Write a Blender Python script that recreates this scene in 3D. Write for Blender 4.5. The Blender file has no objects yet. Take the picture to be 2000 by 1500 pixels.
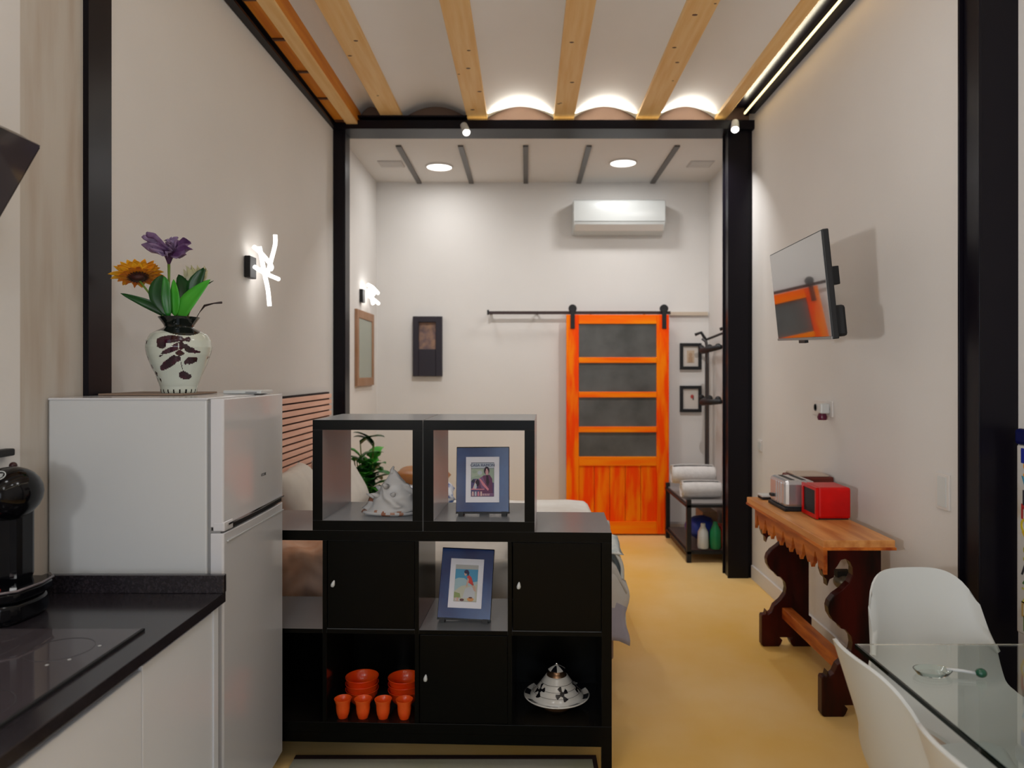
import bpy, bmesh, math, random
from mathutils import Vector, Matrix, noise
random.seed(7)
PI = math.pi
SC = bpy.context.scene
COL = SC.collection
CZ = 1.51            # eye height

# ------------------------------------------------------------------ camera
cam = bpy.data.cameras.new('camera')
cam_o = bpy.data.objects.new('camera', cam)
COL.objects.link(cam_o)
cam_o.location = (0, 0, CZ)
cam_o.rotation_euler = (PI/2, 0, 0)
cam.sensor_width = 36
cam.lens = 25.2
cam.shift_x = -0.014
cam.shift_y = -0.0125
cam.clip_start = 0.05
cam.dof.use_dof = True
cam.dof.focus_distance = 2.65
cam.dof.aperture_fstop = 2.6
SC.camera = cam_o

# ------------------------------------------------------------------ world / exposure
w = bpy.data.worlds.new('world'); SC.world = w; w.use_nodes = True
w.node_tree.nodes['Background'].inputs[0].default_value = (0.75, 0.85, 1.0, 1)
w.node_tree.nodes['Background'].inputs[1].default_value = 0.6
SC.view_settings.view_transform = 'Standard'
SC.view_settings.look = 'None'
SC.view_settings.gamma = 1
SC.view_settings.use_curve_mapping = False
SC.view_settings.exposure = 0.48
SC.cycles.use_denoising = True
SC.cycles.max_bounces = 8
SC.cycles.sample_clamp_indirect = 6

def area(name, loc, rot, sx, sy, power, col=(1, 1, 1), shape='RECTANGLE', spread=180):
    l = bpy.data.lights.new(name, 'AREA'); l.shape = shape
    l.size = sx
    if shape in ('RECTANGLE', 'ELLIPSE'): l.size_y = sy
    l.energy = power; l.color = col; l.spread = math.radians(spread)
    o = bpy.data.objects.new(name, l); COL.objects.link(o)
    o.location = loc; o.rotation_euler = rot
    return o
# the two recessed lamps of the bed alcove, their light leaves just under the diffusers
LAMPS = [(-.75, 6.18), (.818, 6.06)]
for (x, y), pw in zip(LAMPS, (4.0, 5.2)): area('recessed_lamp_light', (x, y, 3.262), (0, 0, 0), .2, .2, pw, (.99, .99, .98), 'DISK')
# unseen fill lamps added over and behind the camera
FILL_LAMPS = [(-.55, 1.5), (.75, 1.5), (-.55, -.3), (.75, -.3), (.1, 3.0)]
for x, y in FILL_LAMPS[:4]: area('kitchen_lamp_light', (x, y, 3.34), (0, 0, 0),   .3, .3, 1.8, (.98, .99, 1), 'DISK')
FILL_PEND = [(.55, 2.25, 2.98), (.1, .4, 2.98)]  # unseen pendants added to brighten the vaults and walls
for (x, y, z), pw in zip(FILL_PEND, (6.5, 4.5)):
    pl_ = bpy.data.lights.new('pendant_lamp_light', 'POINT'); pl_.energy = pw; pl_.shadow_soft_size = .13; pl_.color = (.98, .99, 1)
    po = bpy.data.objects.new('pendant_lamp_light', pl_); COL.objects.link(po); po.location = (x, y, z)
# assumed daylight, as through an unseen window behind the camera
area('window_daylight', (.1, -1.36, 1.6), (PI/2, 0, 0), 1.5, 1.5, 12, (.78, .87, 1))
# strip lights lying on the steel beams
area('strip_light', (.50, 5.225, 3.392), (math.radians(207), 0, 0), 1.86, .03, 4.2, (1, .97, .90))
area('strip_light', (1.560, 2.0, CZ+1.852), (0, math.radians(110), 0), .012, 6.2, 8, (1, .92, .70))
for x in (-.446, 1.20):
    area('beam_spot_light', (x, 5.12, 3.18), (math.radians(22), 0, 0), .06, .06, 6.5, (1, .99, .98), 'DISK', 125)
# assumed, unseen lamp added left of the camera to suit the television's shadow
gl = bpy.data.lights.new('globe_lamp_light', 'POINT'); gl.energy = 20; gl.shadow_soft_size = .09; gl.color = (1, .98, .96)
go = bpy.data.objects.new('globe_lamp_light', gl); COL.objects.link(go); go.location = (-1.06, -.05, 1.50)

# unseen spot added on the same arm to cast the television's shadow
sl = bpy.data.lights.new('wall_spot_light', 'SPOT'); sl.energy = 95; sl.spot_size = math.radians(46); sl.spot_blend = 1.0; sl.shadow_soft_size = .05; sl.color = (1, .98, .95)
so = bpy.data.objects.new('wall_spot_light', sl); COL.objects.link(so); so.location = (-1.06, .02, 1.50)
so.rotation_euler = (Vector((1.65, 3.45, 1.95)) - Vector(so.location)).to_track_quat('-Z', 'Y').to_euler()

# ------------------------------------------------------------------ materials
def mat(name, col, rough=.5, metal=0., spec=.4, coat=0., var=None, scale=6, stretch=(1, 1, 1), bump=0., emit=None, estr=0., alpha=None, trans=0., ior=1.5, detail=4, contrast=(.35, .65), bscale=None, sheen=0.):
    m = bpy.data.materials.new(name); m.use_nodes = True
    nt = m.node_tree; b = nt.nodes['Principled BSDF']
    b.inputs['Base Color'].default_value = (*col, 1)
    b.inputs['Roughness'].default_value = rough
    b.inputs['Metallic'].default_value = metal
    b.inputs['Specular IOR Level'].default_value = spec
    b.inputs['IOR'].default_value = ior
    b.inputs['Coat Weight'].default_value = coat
    b.inputs['Coat Roughness'].default_value = .08
    b.inputs['Transmission Weight'].default_value = trans
    b.inputs['Sheen Weight'].default_value = sheen
    if emit:
        b.inputs['Emission Color'].default_value = (*emit, 1)
        b.inputs['Emission Strength'].default_value = estr
    if var or bump:
        tc = nt.nodes.new('ShaderNodeTexCoord'); mp = nt.nodes.new('ShaderNodeMapping')
        mp.inputs['Scale'].default_value = stretch
        nt.links.new(tc.outputs['Object'], mp.inputs['Vector'])
        n = nt.nodes.new('ShaderNodeTexNoise'); n.inputs['Scale'].default_value = scale; n.inputs['Detail'].default_value = detail
        nt.links.new(mp.outputs[0], n.inputs['Vector'])
        if var:
            r = nt.nodes.new('ShaderNodeValToRGB')
            r.color_ramp.elements[0].position = contrast[0]; r.color_ramp.elements[1].position = contrast[1]
            r.color_ramp.elements[0].color = (*col, 1); r.color_ramp.elements[1].color = (*var, 1)
            nt.links.new(n.outputs['Fac'], r.inputs[0]); nt.links.new(r.outputs[0], b.inputs['Base Color'])
        if bump:
            bp = nt.nodes.new('ShaderNodeBump'); bp.inputs['Strength'].default_value = bump; bp.inputs['Distance'].default_value = .01
            src = n
            if bscale:
                src = nt.nodes.new('ShaderNodeTexNoise'); src.inputs['Scale'].default_value = bscale
                nt.links.new(tc.outputs['Object'], src.inputs['Vector'])
            nt.links.new(src.outputs['Fac'], bp.inputs['Height']); nt.links.new(bp.outputs[0], b.inputs['Normal'])
    return m

M = {}
M['wall'] = mat('wall_paint', (.68, .655, .63), .75, spec=.2, var=(.71, .685, .66), scale=1.2, bump=.05, bscale=90)
M['vault'] = mat('vault_plaster', (.82, .80, .78), .8, spec=.2, var=(.84, .82, .80), scale=2)
M['white_paint'] = mat('white_paint', (.68, .65, .62), .5)
M['kwall'] = mat('streaky_panel', (.50, .455, .40), .5, var=(.41, .33, .26), scale=2.6, stretch=(1, 7, .8), detail=8, contrast=(.42, .78))
M['floor'] = mat('ochre_microcement', (.82, .49, .11), .42, spec=.22, var=(.88, .61, .27), scale=1.1, detail=6, bump=.03, bscale=30)
M['steel'] = mat('black_steel', (.005, .004, .007), .3, spec=.18)
M['joist'] = mat('pine_joist', (.88, .60, .28), .5, spec=.2, var=(.80, .46, .16), scale=3, stretch=(8, .5, 8), detail=6, contrast=(.4, .72))
M['joist_o'] = mat('orange_pine_joist', (.78, .30, .03), .5, spec=.2, var=(.65, .19, .015), scale=3, stretch=(8, .5, 8), detail=6)
M['knot'] = mat('knot', (.10, .035, .012), .5)
M['black'] = mat('black_brown_laminate', (.006, .005, .004), .14, spec=.30, var=(.010, .008, .006), scale=12, stretch=(1, 1, 12))
M['blacksheen'] = mat('black_brown_dusty_laminate', (.006, .005, .004), .24, spec=.30, var=(.010, .008, .006), scale=12, stretch=(1, 1, 12), sheen=.45)  # same laminate, sheen added to imitate grazing reflections on the tops
M['blackdoor'] = mat('black_door_laminate', (.002, .002, .0015), .3, spec=.12)
M['blackgloss'] = mat('black_gloss', (.002, .002, .003), .10, spec=.28)
M['blackmat'] = mat('black_matt', (.008, .008, .009), .55)
M['stone'] = mat('black_quartz', (.018, .015, .018), .17, spec=.6, var=(.045, .037, .044), scale=160, contrast=(.5, .8))
M['hob'] = mat('hob_glass', (.06, .05, .056), .05, spec=.8)
M['cab'] = mat('white_cabinet', (.78, .81, .86), .25, spec=.5)
M['fridge'] = mat('fridge_white', (.56, .57, .57), .32, spec=.4)
M['fridged'] = mat('fridge_door_white', (.62, .62, .64), .2, spec=.5, coat=.4)
M['grey'] = mat('grey_plastic', (.25, .25, .25), .4)
M['chrome'] = mat('chrome', (.7, .7, .7), .12, metal=1)
M['steelb'] = mat('brushed_steel', (.62, .62, .64), .28, metal=.85)
M['orange'] = mat('barn_door_pine', (.97, .065, .0005), .4, spec=.10, var=(1.0, .23, .002), scale=3.2, stretch=(5, 5, .7), detail=7, contrast=(.42, .62))
M['orange2'] = mat('barn_door_pine_light', (1.0, .28, .004), .4, spec=.10, var=(1.0, .14, .002), scale=3, stretch=(.7, 5, 6), detail=6)
M['frost'] = mat('frosted_grey_glass', (.060, .060, .055), .35, var=(.14, .14, .135), scale=3.5, contrast=(.3, .8))
M['walnut'] = mat('walnut_dark', (.06, .004, .002), .35, spec=.25, var=(.008, .002, .001), scale=3, stretch=(4, 4, .8), detail=5)
M['walnut_top'] = mat('walnut_top', (.78, .37, .12), .38, spec=.3, var=(.52, .18, .045), scale=3, stretch=(7, .7, 7), detail=6)
M['walnut_edge'] = mat('walnut_apron', (.66, .19, .03), .4, spec=.25, var=(.30, .05, .01), scale=4, stretch=(5, .8, 5), detail=5)
M['red'] = mat('red_lacquer', (.66, .004, .003), .35, spec=.25, var=(.48, .002, .002), scale=6)
M['white_plastic'] = mat('white_plastic', (.60, .62, .61), .28, spec=.5)
M['chair'] = mat('chair_shell', (.64, .66, .64), .33, spec=.45)
M['beech'] = mat('beech', (.55, .36, .2), .45, var=(.48, .3, .16), scale=5, stretch=(6, 6, .6))
M['glass'] = mat('clear_glass', (.93, 1, .97), .0, trans=1, ior=1.5)
M['glassedge'] = mat('glass_edge', (.004, .01, .008), .1)
M['green'] = mat('leaf_green', (.012, .10, .012), .35, spec=.5, var=(.02, .20, .02), scale=9)
M['greenl'] = mat('leaf_green_light', (.03, .30, .02), .4, var=(.07, .40, .03), scale=9)
M['greend'] = mat('leaf_green_dark', (.004, .035, .008), .35, var=(.010, .07, .012), scale=9)
M['stem'] = mat('stem_green', (.13, .22, .03), .5)
M['petal_y'] = mat('petal_yellow', (.90, .48, .02), .55, var=(.85, .26, .008), scale=22)
M['petal_o'] = mat('petal_orange', (.55, .12, .008), .55, var=(.62, .22, .01), scale=26)
M['sepal'] = mat('sepal_dark', (.05, .008, .006), .6, var=(.02, .01, .005), scale=60)
M['petal_p'] = mat('petal_purple', (.10, .035, .12), .55, var=(.30, .22, .36), scale=14, contrast=(.4, .62))
M['petal_w'] = mat('petal_cream', (.50, .46, .16), .6, var=(.55, .52, .42), scale=9)
M['twig'] = mat('twig', (.035, .02, .02), .6)
M['vase'] = mat('vase_glass_white', (.56, .60, .52), .12, spec=.6, coat=.4)
M['vase_d'] = mat('vase_plum', (.045, .006, .018), .12, coat=.4, var=(.015, .004, .008), scale=30)
M['vase_k'] = mat('vase_black', (.006, .009, .007), .07, coat=.4)
M['pillow'] = mat('pillow_cotton', (.66, .62, .56), .85, var=(.60, .56, .51), scale=8, bump=.1)
M['sheet'] = mat('bed_sheet', (.70, .68, .64), .85, var=(.62, .58, .53), scale=5, bump=.15)
M['throw'] = mat('peach_throw', (.62, .34, .21), .85, var=(.70, .48, .36), scale=7, bump=.2)
M['lav'] = mat('lavender_cover', (.46, .44, .52), .85, var=(.40, .38, .45), scale=6)
M['paleblue'] = mat('pale_blanket', (.78, .82, .80), .85, var=(.55, .64, .66), scale=14, stretch=(1, 1, .4), contrast=(.5, .72))
M['brown_leather'] = mat('tan_leather', (.36, .14, .025), .4, var=(.28, .09, .015), scale=8)
M['blue_pat'] = mat('blue_white_cloth', (.60, .63, .68), .8, var=(.06, .12, .34), scale=24, contrast=(.5, .58))
M['slat'] = mat('pink_oak_slat', (.88, .55, .43), .55, spec=.2, var=(.80, .46, .34), scale=4, stretch=(8, .7, 8))
M['felt'] = mat('black_felt', (.012, .006, .006), .9)
M['towel'] = mat('white_towel', (.72, .69, .67), .9, var=(.66, .63, .61), scale=30, bump=.4, bscale=160)
M['bluebag'] = mat('blue_fabric', (.006, .02, .20), .5, var=(.01, .04, .32), scale=10)
M['greenp'] = mat('green_plastic', (.01, .20, .07), .35)
M['redp'] = mat('red_plastic', (.5, .03, .02), .4)
M['tan'] = mat('tan_wood', (.45, .28, .16), .5, var=(.38, .22, .12), scale=5)
M['palet'] = mat('pale_wood_rail', (.55, .46, .36), .5)
M['ceramic'] = mat('ceramic_white', (.62, .60, .55), .2, coat=.3)
M['ceramic_d'] = mat('ceramic_black', (.006, .006, .009), .2, coat=.3)
M['bronze'] = mat('bronze', (.33, .20, .12), .25, metal=.9)
M['bowl'] = mat('orange_red_bowl', (.85, .045, .004), .22, spec=.4, coat=.1, var=(.88, .10, .008), scale=7)
M['cup'] = mat('orange_red_cup', (.90, .13, .015), .25, spec=.4, var=(.85, .06, .006), scale=9)
M['shell'] = mat('sea_shell', (.56, .56, .56), .35, var=(.50, .49, .48), scale=8, bump=.1)
M['shell_b'] = mat('sea_shell_brown', (.30, .12, .07), .4, var=(.40, .22, .15), scale=30)
M['blueglass'] = mat('blue_frame_face', (.003, .018, .11), .16, spec=.5, var=(.007, .05, .20), scale=7)  # blue of the reflected window put into the dark frame face
M['mat_white'] = mat('mount_board', (.74, .74, .80), .7)
M['globe'] = mat('globe_glass', (1, 1, 1), .5, emit=(1, .97, .93), estr=2)  # glow meant for the assumed lamp; no globe is built
M['led'] = mat('led_tube', (1, 1, 1), .5, emit=(1, .97, .93), estr=2.6)
M['ledy'] = mat('led_strip', (1, .9, .6), .5, emit=(1, .82, .45), estr=1.2)
M['lamp'] = mat('lamp_diffuser', (1, 1, 1), .5, emit=(1, .97, .93), estr=2.6)
M['screen'] = mat('tv_screen', (.004, .004, .005), .02, spec=1.0, ior=2.6, coat=1)
M['rug'] = mat('grey_rug', (.40, .38, .31), .85, var=(.34, .34, .22), scale=3, bump=.2, bscale=200)
M['purple'] = mat('plum_liquid', (.10, .004, .03), .3)
M['backdark'] = mat('bronze_beige_ribbon', (.44, .43, .33), .5)
def flat(name, c, r=.6):
    return mat(name, c, r)

# ------------------------------------------------------------------ mesh helpers
def NB(): return bmesh.new()

def box(bm, x0, x1, y0, y1, z0, z1, mi=0):
    c = [(x0, y0, z0), (x1, y0, z0), (x1, y1, z0), (x0, y1, z0), (x0, y0, z1), (x1, y0, z1), (x1, y1, z1), (x0, y1, z1)]
    v = [bm.verts.new(p) for p in c]
    for f in ((0, 3, 2, 1), (4, 5, 6, 7), (0, 1, 5, 4), (1, 2, 6, 5), (2, 3, 7, 6), (3, 0, 4, 7)):
        bm.faces.new([v[i] for i in f]).material_index = mi
    return v

def prism(bm, poly, axis, a0, a1, mi=0):
    """poly: 2D points; axis 'x': (y,z), 'y': (x,z), 'z': (x,y)"""
    def P(p, a):
        return {'x': (a, p[0], p[1]), 'y': (p[0], a, p[1]), 'z': (p[0], p[1], a)}[axis]
    A = [bm.verts.new(P(p, a0)) for p in poly]; B = [bm.verts.new(P(p, a1)) for p in poly]
    n = len(poly); fs = []
    f1 = bm.faces.new(A); f2 = bm.faces.new(B[::-1])
    for i in range(n):
        bm.faces.new((A[i], B[i], B[(i+1) % n], A[(i+1) % n])).material_index = mi
    for f in (f1, f2): f.material_index = mi; f.normal_update()
    bmesh.ops.triangulate(bm, faces=[f1, f2])
    return A + B

def lathe(bm, prof, c=(0, 0, 0), seg=32, mi=0, squash=(1, 1), mif=None):
    rings = []
    for r, z in prof:
        if r < 1e-5: rings.append([bm.verts.new((c[0], c[1], c[2]+z))])
        else: rings.append([bm.verts.new((c[0]+r*math.cos(2*PI*k/seg)*squash[0], c[1]+r*math.sin(2*PI*k/seg)*squash[1], c[2]+z)) for k in range(seg)])
    for i in range(len(rings)-1):
        a, b = rings[i], rings[i+1]
        for k in range(seg):
            k2 = (k+1) % seg
            if len(a) == 1 and len(b) == 1: continue
            if len(a) == 1: f = bm.faces.new((a[0], b[k2], b[k]))
            elif len(b) == 1: f = bm.faces.new((a[k], a[k2], b[0]))
            else: f = bm.faces.new((a[k], a[k2], b[k2], b[k]))
            f.material_index = mif(i, k) if mif else mi
    return [v for r in rings for v in r]

def tube(bm, pts, r, seg=10, mi=0, cap=True):
    pts = [Vector(p) for p in pts]; n = len(pts)
    rs = r if isinstance(r, (list, tuple)) else [r]*n
    rings = []; prev = None
    for i, p in enumerate(pts):
        t = (pts[min(i+1, n-1)] - pts[max(i-1, 0)]).normalized()
        if prev is None:
            u = t.orthogonal().normalized()
        else:
            u = (prev - t*prev.dot(t)).normalized()
        prev = u; v = t.cross(u)
        rings.append([bm.verts.new(p + (u*math.cos(2*PI*k/seg) + v*math.sin(2*PI*k/seg))*rs[i]) for k in range(seg)])
    for i in range(n-1):
        for k in range(seg):
            k2 = (k+1) % seg
            bm.faces.new((rings[i][k], rings[i][k2], rings[i+1][k2], rings[i+1][k])).material_index = mi
    if cap:
        bm.faces.new(rings[0][::-1]).material_index = mi; bm.faces.new(rings[-1]).material_index = mi

def grid(bm, f, nu, nv, mi=0, thick=0.0, cu=False):
    """surface f(u,v) 0..1; thick>0 adds a back side"""
    G = [[Vector(f(i/nu, j/nv)) for j in range(nv+1)] for i in range(nu+1)]
    V = [[bm.verts.new(G[i][j]) for j in range(nv+1)] for i in range(nu+1)]
    for i in range(nu):
        for j in range(nv):
            bm.faces.new((V[i][j], V[i+1][j], V[i+1][j+1], V[i][j+1])).material_index = mi
    if thick:
        bm.normal_update()
        W = [[bm.verts.new(V[i][j].co - V[i][j].normal*thick) for j in range(nv+1)] for i in range(nu+1)]
        for i in range(nu):
            for j in range(nv):
                bm.faces.new((W[i][j], W[i][j+1], W[i+1][j+1], W[i+1][j])).material_index = mi
        for i in range(nu):
            bm.faces.new((V[i][0], W[i][0], W[i+1][0], V[i+1][0])).material_index = mi
            bm.faces.new((V[i][nv], V[i+1][nv], W[i+1][nv], W[i][nv])).material_index = mi
        for j in range(nv):
            bm.faces.new((V[0][j], V[0][j+1], W[0][j+1], W[0][j])).material_index = mi
            bm.faces.new((V[nu][j], W[nu][j], W[nu][j+1], V[nu][j+1])).material_index = mi

def ball(bm, c, r, seg=20, sc=(1, 1, 1), mi=0):
    n = 12
    vs = lathe(bm, [(math.sin(PI*i/n)*r, -math.cos(PI*i/n)*r) for i in range(n+1)], (0, 0, 0), seg, mi)
    for v in vs: v.co = Vector((v.co.x*sc[0]+c[0], v.co.y*sc[1]+c[1], v.co.z*sc[2]+c[2]))
    return vs

def xf(verts, m):
    for v in verts: v.co = m @ v.co

def leaf(bm, pts, side, width, mi=0, fold=.25, n=8, shape=.5, tip=0.0):
    """leaf along the polyline pts; side = width direction"""
    pts = [Vector(p) for p in pts]; side = Vector(side).normalized()
    def at(t):
        s = t*(len(pts)-1); i = min(int(s), len(pts)-2); f = s-i
        a = pts[max(i-1, 0)]; b = pts[i]; c = pts[i+1]; d = pts[min(i+2, len(pts)-1)]
        return .5*((2*b) + (-a+c)*f + (2*a-5*b+4*c-d)*f*f + (-a+3*b-3*c+d)*f**3)
    rows = []
    for i in range(n+1):
        t = i/n; p = at(t); tg = (at(min(t+.02, 1)) - at(max(t-.02, 0))).normalized()
        nrm = side.cross(tg).normalized()
        w_ = width*max(.03, (math.sin(PI*min(1, t**shape))**.8 if t < 1 else 0)+tip*(t > .5)*(1-t))
        rows.append([bm.verts.new(p + side*w_*k/2 + nrm*abs(k)*fold*w_/2) for k in (-1, -.5, 0, .5, 1)])
    for i in range(n):
        for k in range(4):
            bm.faces.new((rows[i][k], rows[i][k+1], rows[i+1][k+1], rows[i+1][k])).material_index = mi

def obj(name, bm, mats, parent=None, smooth=False, bevel=0.0, world=False, solid=0.0, subd=0, recalc=True):
    if recalc: bmesh.ops.recalc_face_normals(bm, faces=bm.faces[:])
    if not isinstance(mats, (list, tuple)): mats = [mats]
    off = Vector((0, 0, 0))
    if parent is not None and world:
        q = Vector((0, 0, 0)); p = parent
        while p is not None:
            q += p.location; p = p.parent
        for v in bm.verts: v.co -= q
    if parent is None and len(bm.verts):
        xs = [v.co.x for v in bm.verts]; ys = [v.co.y for v in bm.verts]; zs = [v.co.z for v in bm.verts]
        off = Vector(((min(xs)+max(xs))/2, (min(ys)+max(ys))/2, min(zs)))
        for v in bm.verts: v.co -= off
    me = bpy.data.meshes.new(name); bm.to_mesh(me); bm.free()
    for m in mats: me.materials.append(m)
    if smooth:
        for p in me.polygons: p.use_smooth = True
        if smooth is not True: me.set_sharp_from_angle(angle=math.radians(smooth))
    o = bpy.data.objects.new(name, me); COL.objects.link(o)
    if parent is not None: o.parent = parent
    else: o.location = off
    if solid:
        s = o.modifiers.new('solid', 'SOLIDIFY'); s.thickness = solid; s.offset = 0
    if bevel:
        b = o.modifiers.new('bevel', 'BEVEL'); b.width = bevel; b.segments = 2; b.limit_method = 'ANGLE'; b.angle_limit = math.radians(40)
    if subd:
        s = o.modifiers.new('sub', 'SUBSURF'); s.levels = subd; s.render_levels = subd
    return o

def thing(name, label, cat, loc=(0, 0, 0), rotz=0, group=None):
    o = bpy.data.objects.new(name, None); COL.objects.link(o); o.empty_display_size = .05
    o.location = loc; o.rotation_euler = (0, 0, rotz); o['label'] = label; o['category'] = cat
    if group: o['group'] = group
    return o
def tag(o, label, cat, group=None, kind=None):
    o['label'] = label; o['category'] = cat
    if group: o['group'] = group
    if kind: o['kind'] = kind
    return o
def struct(name, bm, m, **k):
    o = obj(name, bm, m, **k)
    if o.parent is None: o['kind'] = 'structure'
    return o
def sempty(name, loc):
    o = bpy.data.objects.new(name, None); COL.objects.link(o); o.location = loc; o['kind'] = 'structure'; return o
def copy_tree(o, parent=None):
    c = o.copy(); COL.objects.link(c)
    if parent is not None: c.parent = parent
    for ch in list(o.children): copy_tree(ch, c)
    return c
def text(name, s, size, m, parent, matrix, depth=.0006, align='CENTER'):
    cu = bpy.data.curves.new(name, 'FONT'); cu.body = s; cu.size = size; cu.extrude = depth; cu.align_x = align; cu.align_y = 'CENTER'
    t = bpy.data.objects.new(name+'_c', cu); COL.objects.link(t)
    dg = bpy.context.evaluated_depsgraph_get()
    me = bpy.data.meshes.new_from_object(t.evaluated_get(dg)); me.name = name
    bpy.data.objects.remove(t)
    me.transform(matrix); me.materials.clear(); me.materials.append(m)
    o = bpy.data.objects.new(name, me); COL.objects.link(o); o.parent = parent
    return o

# ------------------------------------------------------------------ room shell
YB = -1.5
b = NB(); box(b, -1.75, 1.95, YB-.1, 6.85, -.1, 0); struct('floor', b, M['floor'])
b = NB()
prism(b, [(-1.60, YB), (-1.455, YB), (-1.455, 2.06), (-1.60, 2.06)], 'z', 0, 3.75, 0)
prism(b, [(-1.60, 2.06), (-1.455, 2.06), (-1.45, 2.38), (-1.60, 2.38)], 'z', 0, 3.75, 1)
prism(b, [(-1.60, 2.38), (-1.45, 2.38), (-1.40, 5.35), (-1.40, 6.80), (-1.60, 6.80)], 'z', 0, 3.75, 0)
struct('wall_left', b, [M['wall'], M['kwall']])
b = NB()
prism(b, [(1.72, YB), (1.72, 2.52), (1.65, 2.60), (1.65, 5.35), (1.705, 5.42), (1.705, 6.80), (1.90, 6.80), (1.90, YB)], 'z', 0, 3.75)
struct('wall_right', b, M['wall'])
b = NB(); box(b, -1.60, 1.90, 6.70, 6.84, 0, 3.75); struct('wall_back', b, M['wall'])
# wall behind the camera, with an assumed window opening
b = NB()
box(b, -1.60, -.75, YB-.12, YB, 0, 3.75); box(b, .95, 1.90, YB-.12, YB, 0, 3.75)
box(b, -.75, .95, YB-.12, YB, 0, .75); box(b, -.75, .95, YB-.12, YB, 2.45, 3.75)
struct('wall_front', b, M['wall'])
win = sempty('window_1', (.1, YB, .75))  # window assumed out of view, for the daylight
b = NB()
for x0, x1 in ((-.75, -.69), (.07, .13), (.89, .95)): box(b, x0, x1, YB-.09, YB-.03, .75, 2.45)
for z0, z1 in ((.75, .81), (2.39, 2.45)): box(b, -.75, .95, YB-.09, YB-.03, z0, z1)
obj('window_frame', b, M['blackmat'], win, world=True)
b = NB(); box(b, -.69, .07, YB-.065, YB-.055, .81, 2.39); box(b, .13, .89, YB-.065, YB-.055, .81, 2.39)
obj('window_pane', b, M['glass'], win, world=True)

# vaulted ceiling of the near room
JO = [(-.98, .155, 'joist'), (-.36, .150, 'joist'), (.275, .150, 'joist'), (.888, .160, 'joist')]
ZJ = CZ+1.85
b = NB()
edges = [(-1.45, -1.24), (-1.05, -.91), (-.43, -.29), (.205, .345), (.812, .965), (1.39, 1.47)]
def vault(bm, xa, xb, y0, y1):
    n = 14
    lo = [(xa+(xb-xa)*i/n, ZJ+.02+.085*(1-(2*i/n-1)**2)) for i in range(n+1)]
    poly = lo + [(xb, ZJ+.20), (xa, ZJ+.20)]
    prism(bm, poly, 'y', y0, y1)
for i in range(5): vault(b, edges[i][1], edges[i+1][0], YB, 5.30)
for xa, xb in edges: box(b, xa, xb, YB, 5.30, ZJ+.05, ZJ+.20)
box(b, 1.47, 1.72, YB, 5.30, ZJ+.10, ZJ+.20)
o = struct('ceiling', b, M['vault'], smooth=30)
# lintel wall between the vaults and the alcove ceiling
b = NB(); box(b, -1.41, 1.66, 5.31, 5.42, 3.372, 3.75); struct('wall_lintel', b, mat('lintel_brown', (.20, .12, .08), .7))  # brown board tone, darkened to hold the shade under the arcs
b = NB(); box(b, -1.42, 1.72, 5.40, 6.72, 3.276, 3.40); struct('ceiling_alcove', b, M['wall'])

# timber joists
tn = [0]
def trim(bm, m, **k):
    tn[0] += 1
    return struct('trim_%d' % tn[0], bm, m, **k)
for x, wd, mm in JO:
    b = NB(); box(b, x-wd/2, x+wd/2, YB, 5.29, ZJ, ZJ+.12)
    rnd = random.Random(int(x*100))
    for k in range(5):
        kx = x+rnd.uniform(-.4, .4)*wd; ky = rnd.uniform(3.4, 5.1)
        lathe(b, [(0, -.001), (.009*rnd.uniform(.5, 1.3), -.001), (.009, .01)], (kx, ky, ZJ), 8, 1, squash=(1.5, 1))
    trim(b, [M['joist'], M['knot']], bevel=.004)
b = NB(); box(b, -1.376, -1.22, YB, 5.28, CZ+1.80, ZJ+.12)
box(b, -1.30, -1.22, YB, 5.28, CZ+1.785, CZ+1.80, 2)
for k in range(6): box(b, -1.372, -1.30, 3.45+k*.42, 3.468+k*.42, CZ+1.790, CZ+1.80, 1)
trim(b, [M['joist_o'], M['knot'], M['joist']])
b = NB(); box(b, 1.385, 1.465, YB, 5.28, ZJ, ZJ+.12); trim(b, M['joist'], bevel=.004)

# steel frame
def chan(bm, x0, x1, y0, y1, z0, z1): box(bm, x0, x1, y0, y1, z0, z1)
b = NB()   # left beam along the wall
prism(b, [(-1.475, YB), (-1.412, YB), (-1.375, 5.18), (-1.41, 5.18)], 'z', CZ+1.754, CZ+1.768)
prism(b, [(-1.48, YB), (-1.450, YB), (-1.395, 5.18), (-1.42, 5.18)], 'z', CZ+1.768, ZJ+.02)
prism(b, [(-1.475, YB), (-1.377, YB), (-1.377, 5.18), (-1.41, 5.18)], 'z', CZ+1.795, ZJ+.06)
trim(b, M['steel'])
b = NB()   # right beam with its open channel
box(b, 1.600, 1.66, YB, 5.18, CZ+1.861, CZ+1.875); box(b, 1.575, 1.60, YB, 5.18, CZ+1.845, CZ+1.925)
box(b, 1.47, 1.575, YB, 5.18, CZ+1.905, CZ+1.915)
trim(b, M['steel'])
b = NB()   # cross beam, an open channel facing the room
box(b, -1.41, 1.655, 5.18, 5.40, CZ+1.752, CZ+1.764)
box(b, -1.41, 1.655, 5.28, 5.296, CZ+1.764, ZJ+.0)
box(b, -1.41, -.43, 5.18, 5.40, CZ+1.838, ZJ)
box(b, -1.41, 1.655, 5.18, 5.19, CZ+1.764, CZ+1.815)
box(b, -.43, 1.655, 5.296, 5.40, CZ+1.838, ZJ)
trim(b, M['steel'])
b = NB(); box(b, -1.41, -1.325, 5.20, 5.38, 0, CZ+1.752); box(b, -1.325, -1.313, 5.20, 5.215, 0, CZ+1.752); trim(b, M['steel'], bevel=.002)
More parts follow.
